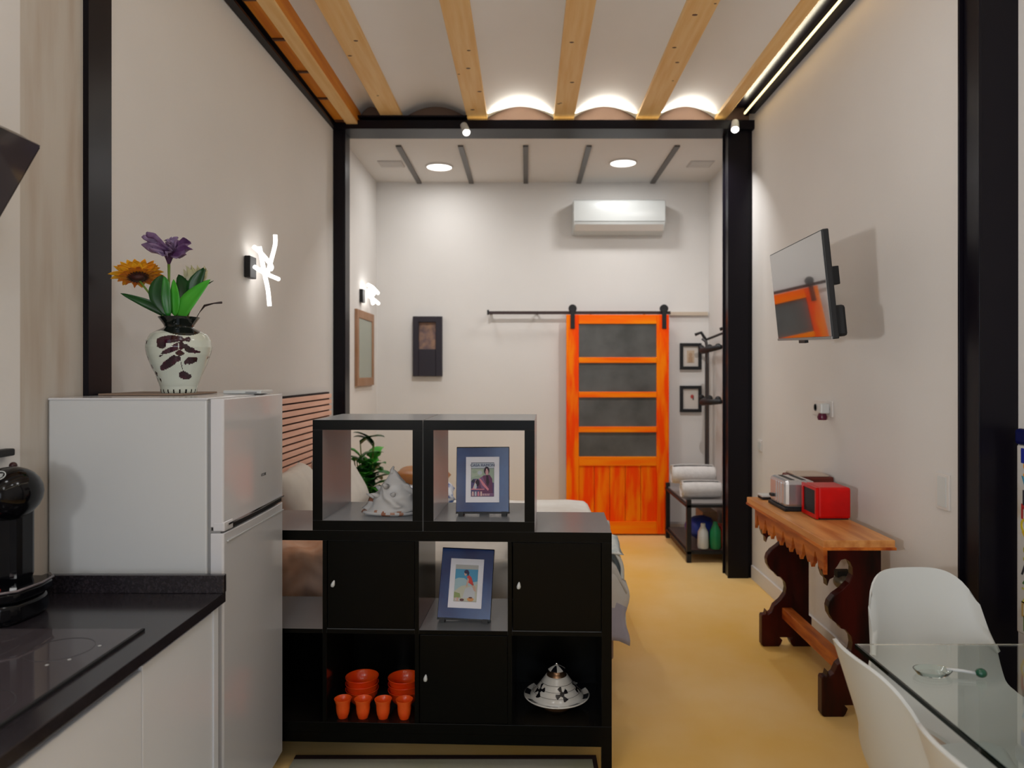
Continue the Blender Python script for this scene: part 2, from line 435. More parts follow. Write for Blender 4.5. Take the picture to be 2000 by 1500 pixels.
b = NB(); box(b, 1.48, 1.655, 5.24, 5.36, 0, CZ+1.752); box(b, 1.468, 1.60, 5.355, 5.372, 0, CZ+1.752); box(b, 1.47, 1.62, 5.225, 5.24, 0, CZ+1.752)
trim(b, M['steel'], bevel=.002)
b = NB(); box(b, -1.46, -1.432, 2.345, 2.475, 0, 3.30); trim(b, M['steel'])
# right near post: H section with the flange catching light
b = NB(); box(b, 1.585, 1.72, 2.505, 2.515, 0, 3.37); box(b, 1.585, 1.72, 2.625, 2.635, 0, 3.37); box(b, 1.64, 1.65, 2.515, 2.625, 0, 3.37)
box(b, 1.579, 1.587, 2.50, 2.51, 0, 3.37); box(b, 1.60, 1.66, 2.52, 2.62, 0, 3.37)
trim(b, M['steel'], bevel=.0015)
# alcove ceiling strips
for x0, x1 in ((-1.0, -1.0), (-.514, -.514), (-.005, -.005), (.49, .49), (1.18, 1.18)):
    b = NB(); box(b, x0-.021, x0+.021, 5.60, 6.70, 3.262, 3.276); trim(b, mat('strip_grey', (.10, .09, .085), .4))

# baseboards
b = NB(); box(b, 1.636, 1.650, 2.66, 5.22, 0, .10); struct('baseboard_right', b, M['white_paint'], bevel=.003)
b = NB(); box(b, -1.40, 1.70, 6.686, 6.70, 0, .09); struct('baseboard_back', b, M['white_paint'], bevel=.003)
b = NB(); box(b, -1.412, -1.396, 2.9, 5.19, 0, .09); struct('baseboard_left', b, M['white_paint'])

# ------------------------------------------------------------------ lamps and lights, seen and added
labs = ['round recessed ceiling lamp at the left of the alcove ceiling', 'round recessed ceiling lamp above the white air conditioner']
for (x, y), lb in zip(LAMPS, labs):
    t = thing('recessed_lamp', lb, 'ceiling lamp', (x, y, 3.262), group='recessed lamps of the alcove')
    b = NB(); lathe(b, [(.118, .014), (.118, .003), (.110, 0), (.105, .004)], seg=40); obj('rim', b, M['white_paint'], t, smooth=40)
    b = NB(); lathe(b, [(0, .006), (.106, .006), (.106, .012), (0, .012)], seg=40); obj('diffuser', b, M['lamp'], t)
for i, (x, y) in enumerate(FILL_LAMPS[:4]):
    t = thing('ceiling_lamp', ['round surface lamp on the kitchen ceiling over the worktop end', 'round surface lamp on the kitchen ceiling over the glass table', 'round surface lamp on the ceiling by the kitchen window, worktop side', 'round surface lamp on the ceiling by the kitchen window, table side'][i], 'ceiling lamp', (x, y, 3.345), group='kitchen ceiling lamps')
    b = NB(); lathe(b, [(0, .10), (.17, .10), (.17, .004), (.16, 0), (0, .0)], seg=40); obj('lamp_body', b, M['white_paint'], t, smooth=40)
for i, (x, y, z) in enumerate(FILL_PEND):
    t = thing('pendant_lamp', ['paper globe pendant nearest the shelf', 'paper globe pendant over the kitchen'][i], 'pendant lamp', (x, y, z), group='globe pendants')
    b = NB(); tube(b, [(0, 0, .14), (0, 0, 3.36-z)], .004, 8); obj('cable', b, M['blackmat'], t)
    b = NB(); tube(b, [(0, 0, .12), (0, 0, .16)], .02, 12); obj('lamp_holder', b, M['white_plastic'], t)
t = thing('wall_lamp', 'black swing arm lamp on the kitchen wall behind the camera', 'lamp', (-1.455, -.05, 1.5))  # fixture added for the assumed lamp, out of view
b = NB(); tube(b, [(-1.455, -.05, 1.62), (-1.2, -.05, 1.64), (-1.07, -.05, 1.62)], .012); obj('arm', b, M['blackmat'], t, world=True)
b = NB(); d = (Vector((1.65, 3.45, 1.95))-Vector((-1.06, .02, 1.5))).normalized(); c = Vector((-1.06, -.05, 1.58)); tube(b, [c-d*.06, c+d*.03], [.03, .045], 18); obj('lamp_head', b, M['blackmat'], t, world=True, smooth=40)  # housing added for the unseen spot

# LED strips on the beams
b = NB(); box(b, -.43, 1.44, 5.215, 5.235, CZ+1.815, CZ+1.822); tag(obj('led_strip', b, M['ledy']), 'glowing strip light lying along the right part of the cross beam', 'strip light', 'strip lights on the beams')
b = NB(); box(b, 1.563, 1.573, YB+.1, 5.15, CZ+1.846, CZ+1.858); tag(obj('led_strip', b, M['ledy']), 'glowing strip light in the channel beside the right ceiling beam', 'strip light', 'strip lights on the beams')
for (x, y, z, ax, lb) in ((-.446, 5.16, 3.235, (.25, -.55, -.5), 'small white spotlight under the middle of the steel cross beam'), (1.50, 5.14, 3.25, (-.15, -.5, -.45), 'small white spotlight at the right corner of the cross beam')):
    t = thing('beam_spotlight', lb, 'spotlight', (x, y, z), group='spotlights on the cross beam')
    b = NB(); d = Vector(ax).normalized(); tube(b, [Vector((0, .01, .04))-d*.02, Vector((0, .01, .02))+d*.055], [.026, .03], 16); obj('spot_head', b, M['white_plastic'], t, smooth=40)
    b = NB(); c = Vector((0, .01, .02))+d*.055; tube(b, [c, c+d*.004], .026, 16); obj('lens', b, M['lamp'], t)
    b = NB(); tube(b, [(0, .02, .03), (0, .03, .055)], .006, 8); obj('bracket', b, M['white_plastic'], t)

# LED scribble lamp on the left wall, in a plane parallel to it
def scribble(t, strokes, r):
    for s in strokes:
        b = NB(); pts = []
        P_ = [Vector((x_, y_, z_)) for x_, y_, z_ in s]
        for i in range(len(P_)-1):
            for k in range(6):
                f = k/6; a = P_[max(i-1, 0)]; bb = P_[i]; c = P_[i+1]; d = P_[min(i+2, len(P_)-1)]
                pts.append(.5*((2*bb)+(-a+c)*f+(2*a-5*bb+4*c-d)*f*f+(-a+3*bb-3*c+d)*f**3))
        pts.append(P_[-1]); tube(b, pts, r, 10); obj('led_tube', b, M['led'], t, smooth=True)
t = thing('led_wall_lamp', 'white glowing scribble shaped tube lamp on the left wall by the vase', 'wall lamp', (-1.425, 3.66, 1.985), group='scribble tube lamps')
b = NB(); box(b, 0, .03, -.04, .045, 0, .11); obj('lamp_base', b, M['blackmat'], t, bevel=.003)
scribble(t, [[(.09, .15, .250), (.09, .15, .20), (.09, .10, .12), (.08, .07, .04)],
             [(.055, .02, .165), (.06, .03, .12), (.07, .05, .03), (.08, .07, -.05), (.085, .08, -.135)],
             [(.045, -.03, .155), (.065, .04, .125), (.08, .12, .08), (.075, .12, .06)],
             [(.045, -.02, .055), (.065, .07, .035), (.08, .23, .025)]], .0105)
t = thing('led_wall_lamp', 'small glowing scribble lamp on the alcove wall above the mirror', 'wall lamp', (-1.40, 6.05, 2.15), group='scribble tube lamps')
b = NB(); box(b, 0, .03, -.04, .04, -.06, .05); obj('lamp_base', b, M['blackmat'], t)
scribble(t, [[(.07, -.02, .085), (.08, .09, .08), (.09, .28, .05)], [(.07, -.02, .04), (.08, .12, .02), (.09, .14, .06)], [(.07, 0, .0), (.08, .14, -.02), (.09, .30, -.04)], [(.07, .05, .09), (.08, .07, .0), (.08, .12, -.06)]], .014)

# ------------------------------------------------------------------ air conditioner
t = thing('air_conditioner', 'white split air conditioner high on the back wall', 'air conditioner', (.845, 6.70, 2.775))
b = NB(); n = 8
prof = [(0, 0), (0, .30), (-.16, .30), (-.195, .285), (-.205, .25), (-.205, .10), (-.195, .065), (-.15, .02), (-.06, 0)]
prism(b, prof, 'x', -.418, .418); obj('casing', b, M['white_plastic'], t, smooth=30, bevel=.006)
b = NB(); prism(b, [(-.197, .063), (-.203, .066), (-.158, .018), (-.152, .015)], 'x', -.40, .40); obj('air_flap', b, M['white_paint'], t)
b = NB(); box(b, -.41, .41, -.2075, -.2045, .094, .097); obj('panel_seam', b, M['grey'], t)
for x, y, lb in ((-1.15, 6.10, 'pale ceiling air vent at the left edge of the alcove ceiling'), (1.48, 6.10, 'pale ceiling air vent at the right edge of the alcove ceiling')):
    t = thing('ceiling_vent', lb, 'air vent', (x, y, 3.268), group='ceiling vents')
    b = NB(); box(b, -.10, .10, -.09, .09, 0, .008); obj('vent_frame', b, mat('vent_white', (.52, .49, .47), .6), t)
    b = NB()
    for k in range(7): box(b, -.085, .085, -.075+k*.022, -.065+k*.022, -.003, 0)
    obj('vent_slats', b, M['white_paint'], t)

# ------------------------------------------------------------------ sliding barn door
YD = 6.60
door = sempty('door_1', (.84, YD, 0))
DX0, DX1 = .367, 1.311
b = NB(); box(b, DX0, DX0+.115, YD-.02, YD+.02, .015, 2.03); box(b, DX1-.115, DX1, YD-.02, YD+.02, .015, 2.03)
obj('door_stile', b, M['orange'], door, world=True, bevel=.004)
b = NB(); box(b, DX0+.115, DX1-.115, YD-.018, YD+.018, 1.945, 2.03)
for zc in (1.612, 1.295, .975): box(b, DX0+.115, DX1-.115, YD-.025, YD+.018, zc-.026, zc+.026)
box(b, DX0+.115, DX1-.115, YD-.018, YD+.018, .64, .725); box(b, DX0+.115, DX1-.115, YD-.018, YD+.018, .015, .13)
obj('door_rail', b, M['orange2'], door, world=True, bevel=.004)
b = NB()
for k in range(5):
    x0 = DX0+.115+k*.1428; box(b, x0+.0015, x0+.1413, YD-.006, YD+.010, .13, .64)
obj('door_panel', b, M['orange'], door, world=True, bevel=.003)
for z0, z1 in ((1.638, 1.945), (1.321, 1.586), (1.001, 1.269), (.725, .949)):
    b = NB(); box(b, DX0+.115, DX1-.115, YD-.004, YD+.004, z0, z1); obj('door_glass', b, M['frost'], door, world=True)
for xh in (.425, 1.265):
    b = NB(); box(b, xh-.02, xh+.02, YD-.030, YD-.020, 1.90, 2.075)
    obj('door_hanger', b, M['blackmat'], door, world=True, bevel=.003)
    b = NB(); vs = lathe(b, [(0, -.012), (.038, -.012), (.038, -.004), (.03, 0), (.038, .004), (.038, .012), (0, .012)], seg=24)
    xf(vs, Matrix.Translation((xh, YD-.012, 2.085)) @ Matrix.Rotation(PI/2, 4, 'X')); obj('door_roller', b, M['blackmat'], door, world=True, smooth=40)
t = thing('sliding_door_track', 'thin black steel rail above the orange sliding door', 'rail', (.45, 6.62, 2.03))
b = NB(); box(b, -.355, 1.33, 6.606, 6.616, 2.035, 2.063); obj('rail', b, mat('rail_brown', (.03, .012, .010), .4), t, world=True)
for x in (-.33, .1, .60, 1.1):
    b = NB(); tube(b, [(x, 6.616, 2.049), (x, 6.70, 2.049)], .012, 10); obj('spacer', b, M['blackmat'], t, world=True)
b = NB(); box(b, -.362, -.345, 6.600, 6.622, 2.03, 2.075); obj('end_stop', b, M['blackmat'], t, world=True)
b = NB(); box(b, 1.335, 1.69, 6.67, 6.70, 2.03, 2.062); tag(obj('wall_rail', b, M['palet']), 'short pale wooden rail on the wall right of the sliding door', 'rail')

# ------------------------------------------------------------------ pictures of the alcove
t = thing('wall_picture', 'tall black box frame with a small tan picture on the back wall', 'picture', (-.918, 6.70, 1.46))
b = NB(); x0, x1, z0, z1 = -1.055, -.782, 1.462, 2.02
box(b, x0, x0+.055, 6.655, 6.70, z0, z1); box(b, x1-.06, x1, 6.655, 6.70, z0, z1); box(b, x0+.055, x1-.06, 6.655, 6.70, z0, 1.715); box(b, x0+.055, x1-.06, 6.655, 6.70, 1.965, z1)
obj('frame', b, mat('ebony', (.018, .014, .022), .4), t, world=True, bevel=.004)
b = NB(); box(b, x0+.055, x1-.06, 6.690, 6.697, 1.715, 1.965); obj('picture_print', b, mat('tan_print', (.34, .20, .13), .6, var=(.12, .08, .09), scale=14), t, world=True)
# mirror on the alcove's left wall
t = thing('wall_mirror', 'greenish wall mirror in a brown wooden frame on the alcove side wall', 'mirror', (-1.40, 6.15, 1.38))
b = NB(); y0, y1, z0, z1 = 5.84, 6.48, 1.385, 2.02
box(b, -1.40, -1.375, y0, y0+.06, z0, z1); box(b, -1.40, -1.375, y1-.07, y1, z0, z1); box(b, -1.40, -1.375, y0+.06, y1-.07, z0, z0+.07); box(b, -1.40, -1.375, y0+.06, y1-.07, z1-.07, z1)
obj('frame', b, mat('brown_frame', (.36, .20, .12), .5, var=(.30, .15, .07), scale=5), t, world=True, bevel=.004)
b = NB(); box(b, -1.398, -1.382, y0+.06, y1-.07, z0+.07, z1-.07); obj('mirror_glass', b, mat('mirror_green', (.30, .33, .27), .25), t, world=True)
for z0, z1, lb, seed, cc in ((1.525, 1.772, 'upper of two small black framed prints right of the orange door', 3, (.40, .26, .16)), (1.128, 1.375, 'lower of two small black framed prints, with a red dot, by the orange door', 5, (.40, .05, .04))):
    t = thing('framed_print', lb, 'picture', (1.53, 6.70, z0), group='small framed prints by the door')
    b = NB(); x0, x1 = 1.432, 1.633; f = .030
    box(b, x0, x0+f, 6.672, 6.70, z0, z1); box(b, x1-f, x1, 6.672, 6.70, z0, z1); box(b, x0+f, x1-f, 6.672, 6.70, z0, z0+f); box(b, x0+f, x1-f, 6.672, 6.70, z1-f, z1)
    obj('frame', b, M['blackmat'], t, world=True, bevel=.004)
    b = NB(); box(b, x0+f, x1-f, 6.688, 6.694, z0+f, z1-f); obj('mount', b, flat('print_paper', (.58, .53, .48)), t, world=True)
    b = NB(); xc = (x0+x1)/2; zc = (z0+z1)/2
    if seed == 3:
        box(b, xc-.035, xc+.035, 6.686, 6.688, zc-.06, zc+.055, 1); ball(b, (xc-.002, 6.686, zc+.015), .017, 12, (1, .1, 1.2)); box(b, xc-.02, xc+.018, 6.684, 6.688, zc-.055, zc-.005)
    else:
        ball(b, (xc+.014, 6.686, zc+.022), .016, 12, (1, .1, 1.2)); box(b, xc+.02, xc+.03, 6.685, 6.688, zc-.01, zc+.03, 1)
    obj('print', b, [flat('print_ink', cc), flat('print_ink2', (.50, .38, .27) if seed == 3 else (.03, .02, .03))], t, world=True)

# ------------------------------------------------------------------ coat rack with shelves (right of the door)
t = thing('hall_stand', 'black metal coat rack with a low shelf bench in the alcove corner', 'coat rack', (1.46, 6.08, 0))
RX0, RX1, RY0, RY1 = 1.262, 1.69, 5.66, 6.50
for x, y in ((RX0+.02, RY0), (RX0+.02, RY1)):
    b = NB(); box(b, x-.018, x+.018, y-.018, y+.018, 0, .50 if y == RY0 else .50); obj('leg', b, M['blackmat'], t, world=True, bevel=.002)
for y in (RY0, RY1):
    b = NB(); tube(b, [(1.64, y, 0), (1.64, y, 1.72), (1.625, y, 1.80), (1.58, y-.02*(y > 6), 1.86), (1.53, y, 1.84)], .014, 10); obj('post', b, M['blackmat'], t, world=True, smooth=True)
b = NB(); tube(b, [(1.64, RY1-.02, 1.80), (1.64, 5.95, 1.83), (1.64, RY0, 1.80)], .011, 8); obj('top_rail', b, M['blackmat'], t, world=True, smooth=True)
b = NB(); tube(b, [(1.56, 6.16, .45), (1.56, 6.16, 1.70), (1.545, 6.16, 1.76), (1.51, 6.16, 1.79)], .011, 10); tube(b, [(1.585, 6.34, .45), (1.585, 6.34, 1.68)], .006, 8); obj('upright', b, mat('grey_rod', (.06, .055, .055), .4), t, world=True, smooth=True)
for z in (1.705, 1.265):
    b = NB(); tube(b, [(1.64, RY1, z), (1.50, 6.10, z-.02), (1.56, RY0+.1, z)], [.022, .030, .020], 10)
    for k in range(3): ball(b, (1.56+.02*k, 6.38-.2*k, z+.01), .028, 12)
    obj('hook_bar', b, M['blackmat'], t, world=True, smooth=True)
b = NB()
for z in (.455, .09):
    box(b, RX0, RX1, RY0-.018, RY0+.018, z-.02, z); box(b, RX0, RX1, RY1-.018, RY1+.018, z-.02, z); box(b, RX0, RX0+.036, RY0, RY1, z-.02, z); box(b, RX1-.03, RX1, RY0, RY1, z-.02, z)
obj('shelf_frame', b, M['blackmat'], t, world=True)
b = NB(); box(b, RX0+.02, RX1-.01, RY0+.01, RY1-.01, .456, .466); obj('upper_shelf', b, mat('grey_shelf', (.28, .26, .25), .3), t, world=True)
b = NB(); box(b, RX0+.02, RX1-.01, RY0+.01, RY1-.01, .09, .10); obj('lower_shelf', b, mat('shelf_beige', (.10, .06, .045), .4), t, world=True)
def roll(x0, x1, y, z, r, label, group):
    b = NB(); n = 24
    def f(u, v):
        a = v*2*PI*2.2; rr = r*(.35+.65*v) if v < .6 else r*(.74+.26*v)
        x = x0+(x1-x0)*u; rr *= 1-.10*(abs(2*u-1)**4) + .02*noise.noise(Vector((u*6, v*9, z*7)))
        return (x, y+rr*math.cos(a)*1.02, z+rr*math.sin(a)*.95)
    grid(b, f, 16, 60, thick=.004)
    lathe_end = []
    for xe, sg in ((x0+.012, 1), (x1-.012, -1)):
        vs = lathe(b, [(0, 0), (r*.5, .006), (r*.9, 0)], seg=24)
        xf(vs, Matrix.Translation((xe, y, z)) @ Matrix.Rotation(-sg*PI/2, 4, 'Y'))
    return tag(obj('rolled_towel', b, M['towel'], smooth=True), label, 'towel', group)
roll(1.235, 1.60, 6.10, .635, .085, 'upper rolled white towel lying on the other roll on the rack', 'rolled white towels')
roll(1.275, 1.60, 5.90, .54, .075, 'lower rolled white towel at the front of the black rack', 'rolled white towels')
b = NB()
ball(b, (1.44, 5.93, .22), .12, 20, (1.05, 1.5, .75))
for v in b.verts: v.co += Vector((0, 0, .02))*noise.noise(v.co*14); v.co.z = max(v.co.z, .101); v.co.x = max(v.co.x, 1.31)
o = obj('fabric_bag', b, M['bluebag'], smooth=True); tag(o, 'crumpled blue fabric bag on the lower shelf of the black rack', 'bag')
b = NB(); lathe(b, [(0, 0), (.04, 0), (.045, .03), (.043, .14), (.02, .19), (.016, .21), (0, .21)], seg=20); xf(b.verts, Matrix.Translation((1.50, 5.69, .105))); o = obj('spray_bottle', b, M['greenp'], smooth=40); tag(o, 'green plastic bottle on the lower shelf of the rack', 'bottle')
b = NB(); lathe(b, [(0, 0), (.042, 0), (.045, .02), (.04, .13), (.018, .17), (.018, .195), (0, .195)], seg=20); xf(b.verts, Matrix.Translation((1.405, 5.70, .105))); o = obj('white_bottle', b, M['white_plastic'], smooth=40); tag(o, 'white plastic bottle in front of the blue bag', 'bottle')
b = NB(); box(b, 1.56, 1.66, 5.74, 5.90, .101, .26); o = obj('small_box', b, M['redp'], bevel=.006); tag(o, 'small red box at the right of the lower rack shelf', 'box')
b = NB(); box(b, 1.51, 1.64, 6.15, 6.40, .101, .30); o = obj('carton', b, M['tan'], bevel=.006); tag(o, 'tan carton at the back of the lower rack shelf', 'box')

# ------------------------------------------------------------------ television
tv = thing('television', 'flat television tilted down on a wall arm, reflecting the orange door', 'television', (1.212, 3.215, 1.865))
TM = Matrix.Rotation(math.radians(-5.2), 4, 'Z') @ Matrix.Rotation(math.radians(-6.3), 4, 'Y') @ Matrix.Rotation(math.radians(2.0), 4, 'X')
def tvpart(name, bm, m, **k):
    xf(bm.verts, TM); return obj(name, bm, m, tv, **k)
W2, H2 = .405, .217
b = NB(); box(b, .004, .030, -W2, W2, -H2, H2); tvpart('casing', b, M['blackmat'], bevel=.004)
b = NB(); box(b, .028, .075, -W2+.03, W2-.12, -H2+.006, -.085); tvpart('back_housing', b, M['blackmat'], bevel=.012)
b = NB(); box(b, .0015, .004, -W2+.008, W2-.008, -H2+.012, H2-.006); tvpart('screen', b, M['screen'])
b = NB(); box(b, -.001, .004, -W2+.002, W2-.002, -H2, -H2+.011); tvpart('bezel', b, M['grey'])
b = NB(); box(b, .0, .016, -.045, .045, -H2-.014, -H2); tvpart('sensor', b, M['blackmat'])
b = NB(); box(b, .030, .090, -.30, -.20, .0, .075); box(b, .060, .095, -.20, .10, .01, .065); tvpart('mount_plate', b, M['blackmat'], bevel=.003)
b = NB(); tube(b, [(.09, 0, .01), (.14, .16, .01), (.24, .40, 0), (.41, .72, -.02)], .018, 8); obj('wall_arm', b, M['blackmat'], tv)
b = NB(); box(b, .400, .436, .66, .79, -.09, .07); obj('wall_plate', b, M['blackmat'], tv)

# ------------------------------------------------------------------ sockets and switches
def plate(x, y, z, w_, h_, lab, name='wall_socket', cat='socket', n=1):
    t = thing(name, lab, cat, (x, y, z-h_/2))
    b = NB(); box(b, -.009, 0, -w_/2, w_/2, 0, h_); obj('plate', b, M['white_paint'], t, bevel=.002)
    for k in range(n):
        b = NB(); yc = -w_/2+w_*(k+.5)/n
        if cat == 'switch': box(b, -.012, -.009, yc-.028, yc+.028, .012, h_-.012)
        else: vs = lathe(b, [(.021, 0), (.021, .003), (.018, .003), (.018, .0), (0, .0)], seg=20); xf(vs, Matrix.Translation((-.009, yc, h_/2)) @ Matrix.Rotation(-PI/2, 4, 'Y'))
        obj('insert', b, M['white_plastic'] if cat == 'switch' else M['grey'], t)
    return t
plate(1.65, 3.98, 1.305, .26, .085, 'triple white wall socket below the television', n=3)
t = thing('air_freshener', 'clear plug-in air freshener with plum liquid in the wall socket', 'air freshener', (1.635, 3.90, 1.25))
b = NB(); box(b, -.045, .006, -.028, .028, .03, .085); obj('housing', b, M['white_plastic'], t, bevel=.008)
b = NB(); lathe(b, [(0, -.005), (.022, -.005), (.026, .01), (.02, .028), (.012, .032), (0, .032)], (-.025, 0, 0), seg=18); obj('liquid_bottle', b, M['purple'], t, smooth=40)
plate(1.65, 5.05, .985, .075, .08, 'small white light switch on the wall beside the rear steel post', 'light_switch', 'switch')
plate(1.65, 2.83, 1.035, .09, .14, 'white light switch beside the near right steel post', 'light_switch', 'switch')
plate(1.65, 3.62, .44, .16, .085, 'double white wall socket low behind the wooden console', n=2)
t = thing('adapter_plug', 'grey metal plug adapter in the low socket behind the console', 'adapter', (1.63, 3.58, .40))
b = NB(); ball(b, (-.05, 0, .06), .045, 18, (1, 1, .85)); box(b, -.03, .011, .0, .06, .03, .09); obj('adapter_body', b, mat('adapter_grey', (.16, .14, .10), .35, metal=.4), t, smooth=40)
b = NB(); tube(b, [(-.05, 0, .03), (-.05, 0, -.03), (-.045, .01, -.045)], .008, 8); box(b, -.085, -.015, -.02, .03, .085, .115); obj('prongs', b, M['blackmat'], t)
b = NB(); tube(b, [(1.62, 3.35, .385), (1.62, 3.33, .52), (1.625, 3.42, .62), (1.63, 3.50, .70)], .004, 6); tag(obj('power_cord', b, M['white_plastic'], smooth=True), 'thin white cord on the wall behind the console leg', 'cord')

# ------------------------------------------------------------------ carved console table
con = thing('console_table', 'dark carved wooden console table with pointed apron along the right wall', 'console table', (1.41, 3.57, 0))
b = NB(); box(b, 1.255, 1.56, 3.03, 4.08, .762, .795); obj('tabletop', b, [M['walnut_top']], con, world=True, bevel=.003)
b = NB(); box(b, 1.252, 1.563, 3.026, 4.084, .753, .765); obj('edge_moulding', b, M['walnut_edge'], con, world=True)
# apron with gothic drops
poly = [(3.10, .755), (4.03, .755)]
N = 7; span = .93
pts = []
for k in range(N):
    a = 4.03 - k*span/N; q = span/N
    for fy, fz in ((0, .628), (.05, .640), (.09, .645), (.12, .655), (.17, .650), (.22, .685), (.27, .705), (.33, .712), (.39, .70), (.50, .675), (.62, .650), (.72, .640), (.80, .655), (.84, .648), (.90, .652), (.94, .637)):
        pts.append((a-q*fy, fz))
poly += pts + [(3.10, .63)]
b = NB(); prism(b, poly, 'x', 1.285, 1.302); obj('apron', b, M['walnut_edge'], con, world=True)
for yl in (3.13, 3.93):
    prof = [(1.55, .755), (1.29, .755), (1.29, .64), (1.30, .61), (1.312, .60), (1.315, .57), (1.325, .60), (1.345, .61), (1.345, .64), (1.36, .66), (1.375, .685), (1.395, .69), (1.415, .675), (1.425, .65), (1.425, .62), (1.41, .585), (1.38, .555), (1.345, .53), (1.325, .505), (1.318, .48), (1.322, .45), (1.34, .42), (1.37, .395), (1.375, .385), (1.395, .38), (1.42, .35), (1.425, .32), (1.42, .29), (1.395, .255), (1.36, .225), (1.345, .19), (1.325, .175), (1.318, .20), (1.312, .175), (1.295, .175), (1.29, .165), (1.29, .01), (1.30, 0), (1.385, 0), (1.395, .012), (1.405, .035), (1.39, .05), (1.46, .05), (1.445, .035), (1.455, .012), (1.465, 0), (1.565, 0), (1.565, .16), (1.55, .17)]
    b = NB(); prism(b, prof, 'y', yl, yl+.045); obj('leg', b, M['walnut'], con, world=True, bevel=.003)
b = NB(); box(b, 1.40, 1.455, 3.175, 3.93, .155, .215); obj('stretcher', b, M['walnut_edge'], con, world=True, bevel=.004)

ZT = .796
t = thing('red_radio', 'red cube radio with black speaker front on the console table', 'radio', (1.475, 3.53, ZT))
b = NB(); x0, x1, y0, y1 = -.085, .085, -.09, .09
box(b, x0+.012, x1, y0, y1, .004, .155); 
obj('case', b, M['red'], t, bevel=.012)
b = NB(); box(b, x0, x0+.012, y0, y0+.016, .004, .155); box(b, x0, x0+.012, y1-.016, y1, .004, .155); box(b, x0, x0+.012, y0+.016, y1-.016, .004, .022); box(b, x0, x0+.012, y0+.016, y1-.016, .139, .155)
obj('case_rim', b, M['red'], t)
b = NB(); box(b, x0+.006, x0+.013, y0+.016, y1-.016, .022, .139); obj('speaker_front', b, M['blackmat'], t)
b = NB(); box(b, x0+.02, x1-.01, y0+.01, y1-.01, 0, .005); obj('feet', b, M['blackmat'], t)
t = thing('toaster', 'silver toaster with black base beside the red radio', 'toaster', (1.40, 3.77, ZT))
b = NB(); box(b, -.082, .075, -.12, .12, .015, .155); obj('body', b, M['steelb'], t, bevel=.02)
b = NB(); box(b, -.087, .08, -.125, .125, 0, .018); obj('base', b, M['blackmat'], t, bevel=.004)
b = NB(); box(b, -.045, -.022, -.09, .09, .154, .1565); box(b, .012, .035, -.09, .09, .154, .1565); obj('slots', b, M['blackmat'], t)
b = NB(); box(b, -.10, -.082, .03, .07, .05, .065); obj('lever', b, M['blackmat'], t, bevel=.002)
b = NB(); 
for k in range(3): box(b, -.0845, -.082, -.06+.035*k, -.04+.035*k, .03, .14)
obj('side_ribs', b, M['steelb'], t)
t = thing('bread_box', 'brown wooden box with pale lid behind the silver toaster', 'box', (1.555, 3.90, ZT))
b = NB(); box(b, -.13, .085, -.08, .10, 0, .15); obj('box_body', b, mat('brown_red_wood', (.13, .02, .012), .4), t, bevel=.008)
b = NB(); box(b, -.11, .06, -.078, .098, .15, .160); obj('lid', b, mat('pale_lid', (.48, .38, .30), .4), t, bevel=.004)
t = thing('small_gadget', 'flat black gadget with a pale top at the far end of the console', 'gadget', (1.36, 4.02, ZT))
b = NB(); box(b, -.05, .06, -.04, .04, 0, .014); obj('gadget_base', b, M['blackmat'], t, bevel=.003)
b = NB(); box(b, -.052, .062, -.042, .042, .014, .024); obj('gadget_top', b, M['white_plastic'], t, bevel=.003)

# ------------------------------------------------------------------ bed
bed = thing('bed', 'double bed with pale bedding behind the black shelving', 'bed', (-.45, 4.20, 0))
b = NB(); box(b, -1.33, .42, 3.45, 4.98, .12, .32); obj('bed_base', b, mat('bed_base_cloth', (.32, .22, .17), .8), bed, world=True, bevel=.01)
for x, y in ((-1.25, 3.52), (-1.25, 4.90), (.34, 3.52), (.34, 4.90)):
    b = NB(); tube(b, [(x, y, 0), (x, y, .12)], .025, 12); obj('leg', b, M['blackmat'], bed, world=True)
b = NB(); box(b, -1.33, .42, 3.44, 4.99, .32, .55); obj('mattress', b, M['sheet'], bed, world=True, bevel=.04)
# bedspread: top with drape on the near side and the foot
def spread(u, v):
    # u across x (head -> foot), v from near hem over the top to far edge
    x = -1.32+1.80*u
    L = .36
    s = v*(L+1.62+.30)
    if s < L: y = 3.405-.03*(1-s/L); z = .60-(L-s)
    elif s < L+1.62: y = 3.405+(s-L); z = .605
    else: y = 5.03; z = .60-(s-L-1.62)
    wv = .016*math.sin(x*22+1.3*math.sin(x*5))*(1 if z < .58 else .35)
    z2 = z+.014*noise.noise(Vector((x*3, y*3, 1)))
    ov = max(0, x-.42)
    if ov > 0: z2 -= ov*2.2*(1 if z > .55 else .2)
    return (x+.012*math.sin(z*30)*(z < .58), y-wv if z < .58 else y, z2 + (wv*.4 if z > .58 else 0))
b = NB(); grid(b, spread, 70, 90, thick=.01)
for f in b.faces:
    if f.calc_center_median().z < .40 and f.calc_center_median().x > -.6: f.material_index = 1
obj('bedspread', b, [M['sheet'], M['lav']], bed, world=True, smooth=True)
def drape(name, label, x0, x1, yn, zt, drop, m, seed, cat='blanket', hem=.03):
    b = NB()
    def f(u, v):
        x = x0+(x1-x0)*u; s = v*(drop+.75)
        z = zt; y = yn
        if s < drop: y = yn-.02-.035*math.sin((u*17+seed)+2*math.sin(u*6))*(1-s/drop*.7)-.05*(1-s/drop)*abs(math.sin(u*5+seed)); z = zt-(drop-s)*(1-.12*math.sin(u*9+seed))
        else: y = yn+(s-drop); z = zt+.018*math.sin(u*14+s*9+seed)+.014
        x += .03*math.sin(v*7+seed)
        return (x, y-.045*abs(noise.noise(Vector((x*7, z*9, seed)))), z+.035*noise.noise(Vector((x*9, y*9, seed))))
    grid(b, f, 60, 50, thick=.008); return tag(obj(name, b, m, smooth=True), label, cat)
